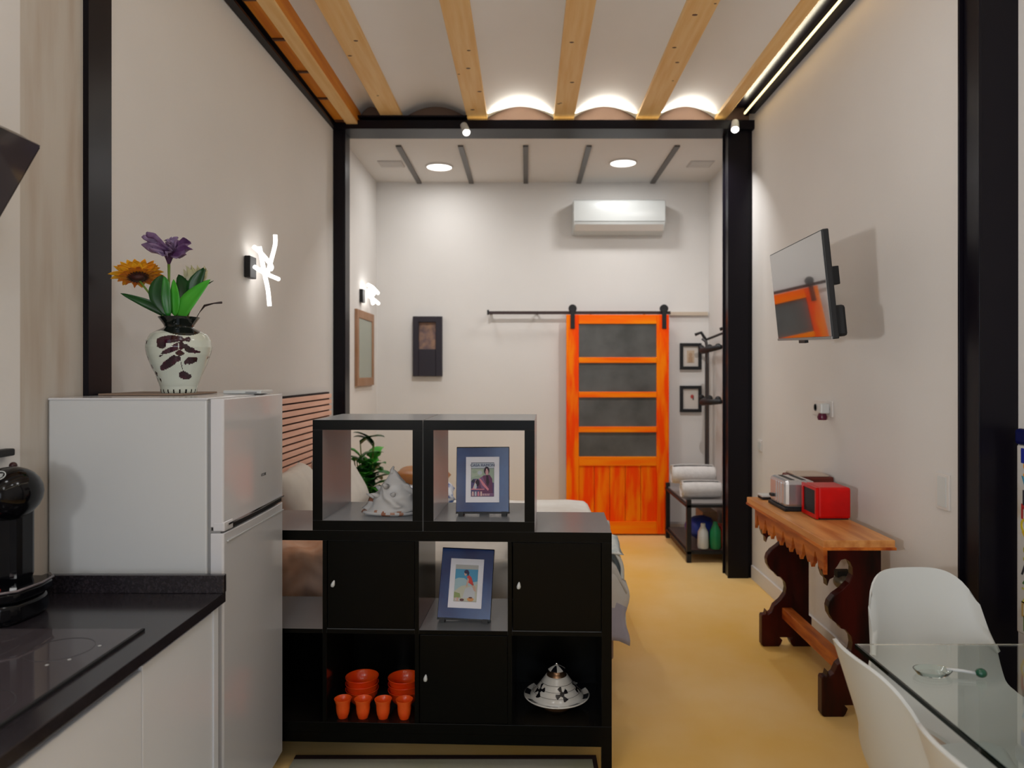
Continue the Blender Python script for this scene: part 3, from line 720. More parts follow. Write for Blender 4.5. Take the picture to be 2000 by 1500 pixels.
drape('peach_throw', 'crumpled peach throw hanging over the near side of the bed head', -1.24, -.80, 3.37, .655, .33, M['throw'], 1.0, 'throw')
def drape2():
    b = NB()
    def f(u, v):   # blanket over the foot end near corner
        a = u; s = v*.95
        y = 3.42+.70*u
        drop = .27+.07*math.sin(u*7)+.05*math.sin(u*15)
        if u < .12: drop += .05
        if s < .55: x = -.08+s; z = .655+.02*math.sin(u*12+s*8)
        else: x = .40+.03*math.sin(min(1, (s-.55)/.1)*PI/2)+.02*(s-.55)+.02*math.sin(u*24); z = .655-(s-.55)/.40*drop-.01
        x += .10*max(0, (.25-u))*(s/.95)
        return (x, y+.02*math.sin(v*9), z)
    grid(b, f, 50, 50, thick=.008)
    return b
o = obj('foot_blanket', drape2(), M['paleblue'], smooth=True); tag(o, 'pale blue and grey blanket hanging over the foot of the bed', 'blanket')

def cushion(name, c, sx, sy, sz, rot, m, label, cat, group=None):
    b = NB(); n = 20
    def f(u, v):
        a, bb = 2*u-1, 2*v-1
        r = max(0, (1-a**4)*(1-bb**4))**.55
        return (a*sx/2*(1-.06*(1-abs(bb)**2)*abs(a)), bb*sy/2*(1-.06*(1-abs(a)**2)*abs(bb)), r*sz/2)
    grid(b, f, n, n); 
    def g(u, v):
        p = f(u, v); return (p[0], p[1], -p[2])
    grid(b, g, n, n)
    bmesh.ops.remove_doubles(b, verts=b.verts, dist=.001)
    for v in b.verts: v.co += v.co.normalized()*.012*noise.noise(v.co*6)
    R = Matrix.Translation(c) @ Matrix.Rotation(rot[2], 4, 'Z') @ Matrix.Rotation(rot[1], 4, 'Y') @ Matrix.Rotation(rot[0], 4, 'X')
    xf(b.verts, R)
    return tag(obj(name, b, m, smooth=True), label, cat, group)
cushion('pillow', (-1.20, 3.90, .80), .42, .60, .16, (0, math.radians(62), .1), M['pillow'], 'white pillow leaning on the slatted headboard, nearest the fridge', 'pillow', 'white pillows')
cushion('pillow', (-1.17, 4.55, .80), .42, .60, .16, (0, math.radians(60), 0), M['pillow'], 'white pillow leaning on the headboard, seen left of the sea shell', 'pillow', 'white pillows')
cushion('round_cushion', (-.70, 4.80, .80), .36, .36, .13, (0, .05, 0), M['brown_leather'], 'tan leather cushion lying on the blue patterned one on the bed', 'cushion')
cushion('patterned_cushion', (-.68, 4.75, .695), .42, .45, .17, (0, 0, .1), M['blue_pat'], 'blue and white patterned cushion on the bed behind the sea shell', 'cushion')

hb = thing('headboard', 'slatted wooden headboard panel on the left wall over the bed', 'headboard', (-1.405, 4.2, .45))
b = NB(); prism(b, [(-1.418, 3.30), (-1.398, 3.30), (-1.386, 5.04), (-1.405, 5.04)], 'z', .40, 1.365); obj('felt_backing', b, M['felt'], hb, world=True)
for k in range(24):
    z = .415+k*.0395; b = NB()
    prism(b, [(-1.400, 3.30), (-1.382, 3.30), (-1.370, 5.045), (-1.388, 5.045)], 'z', z, z+.029); obj('slat', b, M['slat'], hb, world=True, bevel=.002)

# potted plant in the corner behind the bed
pl = thing('potted_plant', 'green leafy pot plant in the corner behind the bed', 'plant', (-1.15, 5.20, 0))
b = NB(); lathe(b, [(0, 0), (.10, 0), (.14, .26), (.15, .28), (.135, .28), (.125, .24), (0, .24)], seg=28); obj('pot', b, M['white_plastic'], pl, smooth=40)
rp = random.Random(4)
for k in range(14):
    a = rp.uniform(0, 2*PI); rr = rp.uniform(.02, .13)
    top = Vector((rr*math.cos(a), rr*.5*math.sin(a), rp.uniform(.75, 1.0)))
    b = NB(); tube(b, [(0, 0, .24), top*.5+Vector((0, 0, .1)), top], [.008, .006, .004], 8); st = obj('stem', b, M['stem'], pl, smooth=True)
    for j in range(5):
        f = .45+.13*j; base = Vector((0, 0, .24)).lerp(top, f) if f < 1 else top
        aa = a+j*2.3; dirv = Vector((math.cos(aa), math.sin(aa)*.6, rp.uniform(-.1, .6)))
        L = rp.uniform(.14, .21); b = NB()
        leaf(b, [base, base+dirv*L*.35+Vector((0, 0, .03)), base+dirv*L*.75+Vector((0, 0, .02)), base+dirv*L], dirv.cross(Vector((0, 0, 1))), .11, n=6)
        obj('leaf', b, [M['green'], M['greenl'], M['greend']][(j+k) % 3], st, smooth=True, solid=.001)

# ------------------------------------------------------------------ black cube shelving
PSI = -math.radians(2.0)
KF = Vector((.32, 2.684, 0))
KM = Matrix.Translation(KF) @ Matrix.Rotation(PSI, 4, 'Z')
def KP(x, y, z): return KM @ Vector((x, y, z))
ku = thing('cube_shelf', 'low wide black cube shelf standing between kitchen and bed', 'shelf', KF, PSI)
D = .39
C = [(-1.432, -1.0955), (-1.0795, -.743), (-.727, -.3905), (-.3745, -.038)]
R_ = [(.178, .5145), (.5305, .867)]
def kpanel(name, dims, parent, m, lip=True):
    b = NB(); box(b, *dims); b.normal_update()
    for f in b.faces:
        pass
    bmesh.ops.recalc_face_normals(b, faces=b.faces[:])
    for f in b.faces:
        f.material_index = 1 if f.normal.y < -.9 else 0  # front edges take the darker copy, without the added sheen
    return obj(name, b, [m, M['blackdoor']], parent, bevel=.0012)
kpanel('top_panel', (-1.47, 0, 0, D, .867, .905), ku, M['blacksheen'])
kpanel('bottom_panel', (-1.47, 0, 0, D, .14, .178), ku, M['black'])
for x in (-1.47, -.038): kpanel('side_panel', (x, x+.038, 0, D, .178, .867), ku, M['black'])
for i in range(3): kpanel('divider', (C[i][1], C[i+1][0], .002, D, .178, .867), ku, M['black'])
for c in C: kpanel('shelf_board', (c[0], c[1], .002, D, .5145, .5305), ku, M['blacksheen'])
for i in (0, 1, 3): b = NB(); box(b, C[i][0], C[i][1], D-.012, D-.004, *R_[0]); obj('back_panel', b, M['blackdoor'], ku)
b = NB(); box(b, -1.47, 0, .0, .038, .102, .14); box(b, -1.47, 0, D-.038, D, .102, .14); box(b, -1.47, -1.432, .038, D-.038, .102, .14); box(b, -.038, 0, .038, D-.038, .102, .14); obj('base_frame', b, M['blackdoor'], ku)
for x in (-1.47, -.038):
    for y in (0, D-.038): b = NB(); box(b, x, x+.038, y, y+.038, 0, .102); obj('leg', b, M['blackdoor'], ku)
for ci, ri in ((1, 1), (3, 1), (2, 0)):
    c, r = C[ci], R_[ri]
    b = NB(); box(b, c[0]+.0035, c[1]-.0015, .004, .020, r[0]+.002, r[1]-.003); dr = obj('door', b, M['blackdoor'], ku, bevel=.001)
    b = NB(); box(b, c[0]+.004, c[1]-.002, D-.02, D-.012, r[0]+.004, r[1]-.004); obj('insert_back', b, M['blackdoor'], ku)
    b = NB(); xk = c[0]+.026; zk = (r[0]+r[1])/2+.004
    vs = lathe(b, [(0, -.013), (.006, -.010), (.008, -.003), (.006, .005), (.003, .013), (0, .016)], seg=14); xf(vs, Matrix.Translation((xk, -.003, zk)) @ Matrix.Rotation(math.radians(18 if ci == 1 else 6), 4, 'Y'))
    obj('knob', b, M['white_plastic'], dr, smooth=True)
labs = ['left open black cube box on top of the shelf, holding the sea shell', 'right open black cube box on top of the shelf, holding a framed print']
for x0, lb in ((-1.133, labs[0]), (-.709, labs[1])):
    t = thing('cube_box', lb, 'shelf', KP(x0+.21, 0, .905), PSI, 'open cube boxes on the shelf')
    for nm, bx in (('top_panel', (-.21, .21, .382, .42)), ('bottom_panel', (-.21, .21, 0, .038)), ('side_panel', (-.21, -.172, .038, .382)), ('side_panel', (.172, .21, .038, .382))):
        kpanel(nm, (bx[0], bx[1], 0, D, bx[2], bx[3]), t, M['blacksheen'])

# conch shell
b = NB(); sx, sy = 0, 0
def conch(u, v):
    a = u*2*PI; h = v
    r = .098*(1-h)**.85*(1+.25*math.sin(h*22)*.25)
    sp = 1+.34*max(0, math.cos(a*3.5+h*7))**5*(1 if .12 < h < .62 else .2)
    rx = r*sp*(1+.10*math.cos(a)); ry = r*.62*sp
    return (rx*math.cos(a)+.012*h, ry*math.sin(a), .012+.168*h**.95+(.012*math.cos(a)*(1-h)))
grid(b, conch, 84, 30)
lathe(b, [(0, .004), (.09, .003), (.104, .010), (.10, .018), (.0, .02)], seg=40, squash=(1.02, .64))
for f in b.faces:
    c_ = f.calc_center_median()
    if c_.z < .026 and noise.noise(Vector((math.atan2(c_.y, c_.x)*5, c_.z*30, 2))) > .22: f.material_index = 1
    if c_.x < -.06 and c_.z > .05 and c_.z < .09: f.material_index = 1
bmesh.ops.remove_doubles(b, verts=b.verts, dist=.0005)
for k, (a, h, L) in enumerate(((PI, .07, .030), (-2.4, .08, .022), (-1.2, .085, .022), (-.3, .075, .026), (.1, .03, .020), (-1.7, .12, .018), (2.6, .10, .02))):
    c_ = Vector((math.cos(a)*.075*(1-h*2.6), math.sin(a)*.045, h)); d = Vector((math.cos(a), math.sin(a)*.7, .35)).normalized()
    tube(b, [c_-d*.01, c_+d*L*.5, c_+d*L], [.012, .007, .001], 8)
tube(b, [(.008, 0, .160), (.006, 0, .175), (.012, 0, .190)], [.012, .007, .003], 8)
xf(b.verts, Matrix.Translation(KP(-.862, .12, .944)) @ Matrix.Rotation(-.1, 4, 'Z') @ Matrix.Diagonal((1.10, 1, 1.0, 1)))
tag(obj('sea_shell', b, [M['shell'], M['shell_b']], smooth=True), 'large spiked white conch shell in the left cube box', 'sea shell')

# framed prints in the shelf
def art_frame(loc, w_, h_, tilt, roll_, yaw, lab, art):
    t = thing('framed_print', lab, 'picture', loc, PSI+yaw, 'blue framed prints in the shelf')
    T = Matrix.Translation((0, 0, .016)) @ Matrix.Rotation(-tilt, 4, 'X') @ Matrix.Rotation(roll_, 4, 'Y')
    def P(nm, bm, m, **k): xf(bm.verts, T); return obj(nm, bm, m, t, **k)
    b = NB(); box(b, -w_/2, w_/2, .004, .036, 0, h_); P('frame', b, M['blackgloss'], bevel=.0015)
    b = NB(); box(b, -w_/2+.002, w_/2-.002, .000, .004, .004, h_-.004); P('blue_face', b, M['blueglass'])
    mw, mh = w_*.63, h_*.69; mz = h_*.155
    b = NB(); box(b, -mw/2, mw/2, -.003, .0, mz, mz+mh); P('mount', b, M['mat_white'])
    aw, ah = mw*.69, mh*.75; az = mz+mh*.125
    mats, draw = art(aw, ah)
    b = NB(); draw(b, az); P('artwork', b, mats)
    b = NB(); box(b, -w_/2+.01, -w_/2+.03, -.004, .05, -.014, .004); box(b, w_/2-.03, w_/2-.01, -.004, .05, -.014, .004); box(b, -w_/2, w_/2, .0, .04, -.004, .002); P('foot', b, M['blackmat'])
    b = NB(); prism(b, [(.036, h_*.7), (.036, h_*.66), (.085, -.005), (.09, .005)], 'x', -.02, .02); P('easel_back', b, M['blackmat'])
    return t, T, az, aw, ah
Y0 = -.0034
def shape(b, pts, aw, ah, az, mi, lift):
    prism(b, [((p[0]-.5)*aw, az+p[1]*ah) for p in pts], 'y', Y0, Y0-.0002-.00025*lift, mi)
def ell(cx, cy, rx, ry, n=14): return [(cx+rx*math.cos(2*PI*i/n), cy+ry*math.sin(2*PI*i/n)) for i in range(n)]
def art1(aw, ah):
    cs = [(.03, .03, .06), (.45, .50, .56), (.30, .38, .30), (.03, .015, .03), (.55, .30, .32), (.13, .04, .10), (.60, .22, .28), (.08, .06, .16), (.62, .42, .40), (.20, .10, .20), (.38, .45, .36)]
    def d(b, az):
        S = lambda p, mi, l: shape(b, p, aw, ah, az, mi, l)
        S([(0, 0), (1, 0), (1, 1), (0, 1)], 0, 0)
        S([(.01, .83), (.99, .83), (.99, .985), (.01, .985)], 1, 1)
        S([(.01, .10), (.99, .10), (.99, .82), (.01, .82)], 2, 1)
        S([(.01, .56), (.30, .62), (.50, .56), (.50, .80), (.01, .80)], 10, 2)
        S(ell(.15, .73, .10, .05), 2, 3); S(ell(.38, .70, .10, .06), 1, 3)
        S([(.01, .10), (.99, .10), (.99, .40), (.80, .45), (.55, .40), (.30, .52), (.10, .52), (.01, .45)], 7, 3)
        S([(.40, .10), (.95, .10), (.92, .52), (.80, .64), (.55, .62), (.36, .50), (.30, .30)], 5, 4)
        S([(.35, .52), (.50, .60), (.62, .40), (.60, .20), (.45, .25)], 9, 5)
        S([(.66, .66), (.74, .62), (.80, .42), (.74, .30), (.66, .40)], 3, 6)
        S([(.06, .20), (.22, .50), (.32, .48), (.22, .20)], 8, 5); S(ell(.10, .45, .07, .05), 0, 6); S(ell(.28, .40, .09, .10), 3, 6); S(ell(.20, .30, .05, .09), 1, 7)
        S([(.34, .54), (.42, .52), (.78, .22), (.74, .17), (.50, .34)], 6, 7)
        S([(.02, .20), (.58, .20), (.58, .225), (.02, .235)], 6, 8)
        S(ell(.68, .76, .12, .12), 3, 7); S(ell(.69, .71, .065, .085), 4, 8); S(ell(.68, .80, .03, .02), 8, 9)
        S([(.01, .01), (.99, .01), (.99, .10), (.01, .10)], 9, 4)
        for k in range(4): S([(.05+.12*k, .02), (.12+.12*k, .02), (.12+.12*k, .15), (.05+.12*k, .15)], (8, 1, 6, 8)[k], 6)
        for k in range(5): S([(.45+.075*k, .03), (.49+.075*k, .03), (.50+.075*k, .085), (.46+.075*k, .085)], 8, 6)
    return [flat('ink_a%d' % i, c) for i, c in enumerate(cs)], d
def art2(aw, ah):
    cs = [(.42, .42, .40), (.07, .30, .50), (.35, .50, .55), (.50, .50, .40), (.60, .05, .04), (.58, .38, .30), (.04, .03, .08), (.50, .52, .55), (.60, .28, .10), (.25, .32, .12), (.12, .05, .05)]
    def d(b, az):
        S = lambda p, mi, l: shape(b, p, aw, ah, az, mi, l)
        S([(0, 0), (1, 0), (1, 1), (0, 1)], 0, 0)
        S([(.01, .40), (.99, .40), (.99, .88), (.01, .88)], 1, 1)
        S([(.01, .28), (.99, .28), (.99, .56), (.70, .52), (.40, .64), (.15, .64), (.01, .60)], 2, 2)
        S([(.01, .02), (.99, .02), (.99, .50), (.80, .42), (.50, .45), (.30, .42), (.01, .28)], 3, 3)
        S([(.01, .10), (.30, .10), (.26, .22), (.01, .26)], 9, 4)
        S([(.38, .10), (.92, .10), (.90, .36), (.70, .42), (.48, .36)], 7, 4)
        S([(.52, .68), (.62, .72), (.72, .66), (.84, .46), (.80, .44), (.60, .52)], 4, 6)
        S([(.50, .40), (.56, .66), (.62, .60), (.57, .42)], 5, 7); S([(.78, .50), (.92, .40), (.96, .28), (.86, .30), (.74, .46)], 5, 6)
        S(ell(.45, .76, .055, .06), 5, 8); S(ell(.49, .81, .10, .055), 6, 9); S([(.52, .80), (.62, .80), (.58, .70), (.53, .72)], 6, 9)
        S(ell(.73, .07, .14, .055), 8, 7); S(ell(.73, .115, .08, .02), 10, 8)
        S(ell(.15, .06, .12, .05), 5, 7); S(ell(.36, .05, .10, .035), 10, 7)
        S([(.06, .03), (.10, .12), (.14, .03)], 7, 9); S([(.20, .03), (.25, .13), (.28, .03)], 7, 9)
    return [flat('ink_b%d' % i, c) for i, c in enumerate(cs)], d
t, T, az, aw, ah = art_frame(KP(-.494, .085, .944), .208, .255, math.radians(9), math.radians(-.5), .0, 'blue framed print of a dark-haired seated woman, in the upper right box', art1)
text('lettering', 'CASA RAMON', aw*.165, flat('ink_navy', (.03, .05, .14)), t, T @ Matrix.Translation((0, Y0-.002, az+ah*.915)) @ Matrix.Rotation(PI/2, 4, 'X'))
t, T, az, aw, ah = art_frame(KP(-.566, .075, .5315), .208, .27, math.radians(20), math.radians(2.4), .03, 'blue framed print of a woman in red, in the middle shelf opening', art2)

# bowls and cups
BOWL = [(.0, .004), (.020, .004), (.022, .0), (.028, .0), (.030, .006), (.048, .022), (.060, .042), (.0645, .062), (.066, .064), (.0655, .066), (.0625, .064), (.058, .044), (.046, .026), (.028, .012), (0, .009)]
def bowl():
    b = NB(); lathe(b, BOWL, seg=40); return b
bp = obj('bowl', bowl(), M['bowl'], smooth=50)
cp = NB(); lathe(cp, [(0, .003), (.014, .003), (.015, 0), (.018, 0), (.020, .006), (.024, .018), (.026, .036), (.0265, .052), (.0325, .070), (.0335, .073), (.0325, .0735), (.029, .068), (.0235, .052), (.022, .020), (.012, .010), (0, .009)], seg=32)
cp = obj('cup', cp, M['cup'], smooth=50)
first = [True, True]
names = ['bottom', 'middle', 'top']
for si, (x, y, lb, lean) in enumerate(((-.983, .15, 'left stack', 0), (-.812, .15, 'right stack', .03))):
    for k in range(3):
        o = bp if first[0] else bp.copy()
        if not first[0]: COL.objects.link(o)
        first[0] = False
        o.location = KP(x, y, .1785+k*.0235); o.rotation_euler = (0, 0, k)
        tag(o, '%s orange-red bowl of the %s behind the cups' % (names[k], lb), 'bowl', 'orange-red bowls')
for k, (x, lb) in enumerate(((-1.028, 'leftmost of the four small orange-red cups'), (-.950, 'second from left of the four small orange-red cups'), (-.872, 'third from left of the four small orange-red cups'), (-.790, 'rightmost of the four small orange-red cups, by the divider'))):
    o = cp if k == 0 else cp.copy()
    if k: COL.objects.link(o)
    o.location = KP(x, .04, .1785); tag(o, lb, 'cup', 'small orange-red cups')

# tajine dish
tj = thing('tajine', 'round black and white mosaic patterned tajine in the lower right opening', 'tajine', KP(-.205, .16, .178), 0)
b = NB(); lathe(b, [(0, 0), (.055, 0), (.060, .006), (.035, .018), (.030, .026), (0, .026)], seg=36); obj('foot', b, M['bronze'], tj, smooth=40)
b = NB(); lathe(b, [(0, .024), (.05, .026), (.10, .034), (.126, .046), (.130, .050), (.127, .053), (.106, .046), (.0, .044)], seg=48, mif=lambda i, k: 1 if i == 5 and (k//3) % 2 else 0)
obj('plate', b, [M['ceramic'], M['ceramic_d']], tj, smooth=40)
def tmi(i, k): return 0
lidprof = [(.106, .046), (.104, .052)] + [(.104-.060*(t_**.85), .052+.072*t_) for t_ in [j/36 for j in range(1, 37)]] + [(.040, .126), (0, .126)]
b = NB(); lathe(b, lidprof, seg=200)
b.faces.ensure_lookup_table()
for f in b.faces:
    c_ = f.calc_center_median()
    for a0 in (-PI/2+.25, -PI/2-1.05, -PI/2+1.5, PI/2):
        da = (math.atan2(c_.y, c_.x)-a0+PI) % (2*PI)-PI
        px_, pz_ = da*.088+.001, (c_.z-.080)*1.35
        rr = math.hypot(px_, pz_)
        if rr < .010: f.material_index = 1
        elif rr < .030 and int((math.atan2(pz_, px_)+PI)/(2*PI)*8) % 2 == 0: f.material_index = 1
obj('lid', b, [M['ceramic'], M['ceramic_d']], tj, smooth=40)
b = NB(); 
for z, r in ((.068, .0925), (.086, .0765), (.104, .0605)): lathe(b, [(r+.002, z), (r+.002, z+.0008)], seg=64)
obj('glaze_line', b, M['ceramic_d'], tj, solid=.0008)
b = NB(); lathe(b, [(.041, .124), (.038, .130), (.030, .136), (.027, .142), (.032, .146), (0, .146)], seg=36); obj('collar', b, M['bronze'], tj, smooth=50)
b = NB(); lathe(b, [(.033, .146), (.034, .149), (.020, .158), (.008, .163), (0, .164)], seg=32, mif=lambda i, k: 1 if (k//4) % 2 and i < 3 else 0); obj('cap', b, [M['ceramic'], M['ceramic_d']], tj, smooth=50)
b = NB(); ball(b, (0, 0, .170), .008, 14, (1, 1, .8)); lathe(b, [(.004, .160), (.004, .168)], seg=10); obj('knob', b, M['chrome'], tj, smooth=True)

# rug
rug = thing('rug', 'grey beige rug with a dark border on the floor under the shelf', 'rug', (-.4, 2.2, 0))
b = NB(); box(b, -.90, .255, 1.45, 2.775, .0, .008); obj('pile', b, M['rug'], rug, world=True)
b = NB(); box(b, -.90, .272, 2.775, 2.800, .0, .011); box(b, .255, .272, 1.45, 2.775, .0, .011); box(b, -.90, .272, 1.43, 1.45, 0, .011); obj('border', b, mat('rug_border', (.02, .006, .004), .9), rug, world=True)

# ------------------------------------------------------------------ fridge
fr = thing('fridge', 'white two-door fridge with the flower vase on top', 'fridge', (-1.19, 2.44, 0))
FX0, FX1, FY0, FY1, FH = -1.448, -.967, 2.17, 2.70, 1.430
b = NB(); box(b, FX0, FX1, FY0, FY1, .03, FH-.006); obj('body', b, M['fridge'], fr, world=True, bevel=.006)
b = NB(); box(b, FX0, FX1+.003, FY0-.002, FY1, FH-.008, FH-.001); obj('top_lid', b, M['fridged'], fr, world=True, bevel=.003)
b = NB(); box(b, FX1+.001, FX1+.011, FY0+.006, FY1-.006, .05, FH-.014); obj('door_gasket', b, M['grey'], fr, world=True)
def fdoor(z0, z1, name):
    b = NB(); n = 10
    poly = [(FX1+.010, FY0), (FX1+.045, FY0), (FX1+.050, FY0+.004)]
    for i in range(1, n):
        t_ = i/n; poly.append((FX1+.050+.006*math.sin(PI*t_), FY0+.004+(FY1-FY0-.008)*t_))
    poly += [(FX1+.050, FY1-.004), (FX1+.045, FY1), (FX1+.010, FY1)]
    prism(b, poly, 'z', z0, z1); return obj(name, b, M['fridged'], fr, world=True, smooth=30, bevel=.003)
d1 = fdoor(1.036, FH-.004, 'freezer_door')
b = NB(); prism(b, [(FX1+.018, FY0-.001), (FX1+.053, FY0-.001), (FX1+.056, FY0+.06), (FX1+.018, FY0+.075)], 'z', 1.024, 1.052); obj('door_lip', b, M['fridged'], d1, world=True, bevel=.004)
b = NB(); box(b, FX1+.012, FX1+.051, FY0+.075, FY1-.02, 1.024, 1.037); obj('handle_recess', b, M['blackmat'], d1, world=True)
b = NB(); box(b, FX1+.046, FX1+.058, FY0+.02, FY1-.01, 1.040, 1.046); obj('trim_line', b, M['chrome'], d1, world=True)
d2 = fdoor(.08, 1.018, 'fridge_door')
b = NB(); box(b, FX1+.052, FX1+.0575, FY0+.02, FY1-.01, .990, .993); obj('trim_line', b, M['fridge'], d2, world=True)
b = NB(); box(b, FX1+.012, FX1+.04, FY0+.003, FY0+.03, 1.017, 1.026); obj('hinge', b, M['grey'], fr, world=True)
b = NB(); box(b, FX0+.02, FX1, FY0+.03, FY1-.02, 0, .03); obj('plinth', b, M['blackmat'], fr, world=True)
text('brand_lettering', 'CCOE', .013, M['blackmat'], d1, Matrix.Translation((FX1+.0562-fr.location.x, 2.485-fr.location.y, 1.152)) @ Matrix.Rotation(PI/2, 4, 'Z') @ Matrix.Rotation(PI/2, 4, 'X') @ Matrix.Scale(1.3, 4, (1, 0, 0)))
b = NB(); box(b, -1.41, -1.13, 2.36, 2.62, FH, FH+.006); tag(obj('place_mat', b, mat('thin_brown_mat', (.25, .17, .12), .6), bevel=.001), 'thin brown mat under the vase on the fridge', 'mat')
t = thing('white_device', 'flat white device at the back corner of the fridge top', 'device', (-.975, 2.60, FH))
b = NB(); box(b, -.10, .035, -.06, .06, 0, .012); obj('device_body', b, M['white_plastic'], t, bevel=.003)
b = NB(); box(b, -.02, .02, -.062, -.058, .003, .007); obj('device_port', b, M['grey'], t)

# ------------------------------------------------------------------ vase and flowers
ZV = FH+.0065
VX, VY = -1.187, 2.45
va = thing('vase', 'white glass vase with plum brush pattern and black rim on the fridge', 'vase', (VX, VY, ZV))
VP = [(0, 0), (.054, 0), (.057, .005), (.059, .022), (.072, .06), (.088, .095), (.100, .130), (.104, .155), (.101, .178), (.088, .200), (.066, .213), (.050, .220), (.046, .225), (.048, .231), (.058, .246), (.0645, .255), (.066, .258), (.062, .257), (.052, .245), (.043, .228), (.043, .222), (.0, .215)]
b = NB(); lathe(b, VP, seg=230)
# finer rings for the painted pattern
bmesh.ops.subdivide_edges(b, edges=[e for e in b.edges if abs(e.verts[0].co.z-e.verts[1].co.z) > .01], cuts=10, use_grid_fill=True)
def inblob(px_, pz_, cx, cz, rx, rz, ang):
    dx, dz = (px_-cx)/1.22, (pz_-cz)/1.22; c, s = math.cos(ang), math.sin(ang)
    a_, b_ = dx*c+dz*s, -dx*s+dz*c
    return (a_/rx)**2+(b_/rz)**2 < 1
blobs = [(.014, .200, .034, .012, .10), (-.010, .184, .013, .017, .55), (.040, .203, .018, .008, -.35), (.020, .160, .026, .0075, .42), (.034, .172, .018, .0075, .85), (.050, .176, .0065, .013, 0), (.066, .170, .016, .007, -.75), (.074, .158, .014, .006, -.35), (.046, .150, .010, .008, 0),
         (.010, .112, .034, .011, .62), (.030, .128, .014, .010, .1), (.068, .122, .015, .009, .75), (.046, .066, .011, .014, .3), (.066, .200, .006, .008, 0),
         (-.012, .140, .007, .0025, .4), (-.085, .155, .004, .007, 0), (-.075, .130, .004, .008, .2), (-.062, .098, .005, .006, .3), (-.050, .072, .005, .007, .5), (-.034, .050, .003, .008, .5), (-.050, .052, .002, .007, .1), (-.086, .134, .002, .004, .4), (-.074, .190, .003, .006, -.4)]
for f in b.faces:
    c_ = f.calc_center_median(); r_ = math.hypot(c_.x, c_.y)
    ang = (math.atan2(c_.y, c_.x)+PI/2+PI) % (2*PI)-PI
    if c_.z > .2095 or (c_.z > .190 and math.cos(ang*3+1.2)*.009+.200 < c_.z) or (c_.z < .012 and abs((ang*6) % 2-1) < .25): f.material_index = 2; continue
    if r_ < .04: continue
    px_ = math.sin(ang)*r_
    if abs(ang) > PI/2:
        px_ = -px_*.9
    nz = noise.noise(c_*120)*.004
    for bl in blobs:
        if inblob(px_+nz, c_.z*1.12+nz*.5, *bl): f.material_index = 1; break
    if abs(px_-.0445) < .0010 and .08 < c_.z < .165: f.material_index = 0 if c_.z > .14 else 1
obj('vase_body', b, [M['vase'], M['vase_d'], M['vase_k']], va, smooth=40)

def V3(px_, py_, dy=0.0): return Vector(((px_-350)*.00175, dy, (770-py_)*.00175-.0))
mouth = Vector((0, 0, .27))
# sunflower-like bloom seen from behind
fl = thing('yellow_flower', 'yellow orange sunflower bloom at the left of the bouquet', 'flower', (VX, VY, ZV), group='flowers in the vase')
ctr = V3(276, 544, -.02); ax = Vector((-.30, .35, .88)).normalized()   # facing up and away
U = ax.orthogonal().normalized(); W_ = ax.cross(U)
b = NB(); tube(b, [V3(330, 622, .0)-Vector((0, 0, .06)), V3(318, 610, -.01), V3(300, 580, -.02), ctr-ax*.012], [.0035]*4, 8); obj('stem', b, M['stem'], fl, smooth=True)
def petals(t, n, L, wd, lift, droop, m, nm, ph, seed):
    r_ = random.Random(seed)
    for k in range(n):
        a = 2*PI*k/n+ph+r_.uniform(-.08, .08); d = U*math.cos(a)+W_*math.sin(a); LL = L*r_.uniform(.88, 1.1)
        b = NB(); base = ctr+d*.016
        leaf(b, [base, base+d*LL*.4+ax*lift*.8, base+d*LL*.75+ax*lift*1.1, base+d*LL+ax*(lift-droop)], ax.cross(d), wd, fold=.2, n=6)
        obj(nm, b, m, t, smooth=True, solid=.0006)
petals(fl, 17, .066, .036, .012, .004, M['petal_y'], 'petal', 0, 1)
petals(fl, 15, .052, .028, .022, -.006, M['petal_y'], 'petal', .2, 2)
petals(fl, 13, .046, .019, .002, .008, M['petal_o'], 'petal', .1, 3)
b = NB(); 
for k in range(22):
    a = 2*PI*k/22; d = U*math.cos(a)+W_*math.sin(a)
    leaf(b, [ctr-ax*.010, ctr+d*.015-ax*.010, ctr+d*.030-ax*.004, ctr+d*.036-ax*.004], ax.cross(d), .010, n=5)
ball(b, ctr-ax*.004, .022, 16, (1, 1, .7)); obj('calyx', b, M['sepal'], fl, smooth=True)
# purple bloom
pf = thing('purple_flower', 'ruffled purple bloom at the top of the bouquet', 'flower', (VX, VY, ZV), group='flowers in the vase')
pc = V3(333, 520, -.01)
b = NB(); tube(b, [V3(333, 640, 0), V3(332, 585, -.005), pc], [.0035, .003, .005], 8); obj('stem', b, M['stem'], pf, smooth=True)
b = NB(); 
tube(b, [pc, V3(333, 508, -.01), V3(335, 495, -.01)], [.004, .012, .026], 14, cap=False); obj('throat', b, mat('petal_dark_purple', (.05, .012, .05), .6), pf, smooth=True)
def ruffle(base, tip, side, wd, seed, amp=.010, n=14):
    b = NB(); base = Vector(base); tip = Vector(tip); side = Vector(side).normalized(); d = tip-base; side = (d.cross(Vector((0, 1, 0))).normalized()*(.75 if seed % 1 < .5 else -.75)+side*.45).normalized(); nrm = d.normalized().cross(side)
    def f(u, v):
        k = 2*u-1; w_ = wd*(.22+.95*min(1, v*1.3)**.8)*(1-.35*max(0, v-.7)/.3)
        p = base+d*v+side*k*w_/2
        p += nrm*(amp*v*math.sin(k*9+seed)+amp*1.2*k*k*v) + d.normalized()*(.010*v*v*math.sin(k*7+seed*2)-.012*k*k*v)
        return p
    grid(b, f, n, 10); return b
S0 = V3(335, 497, -.01)
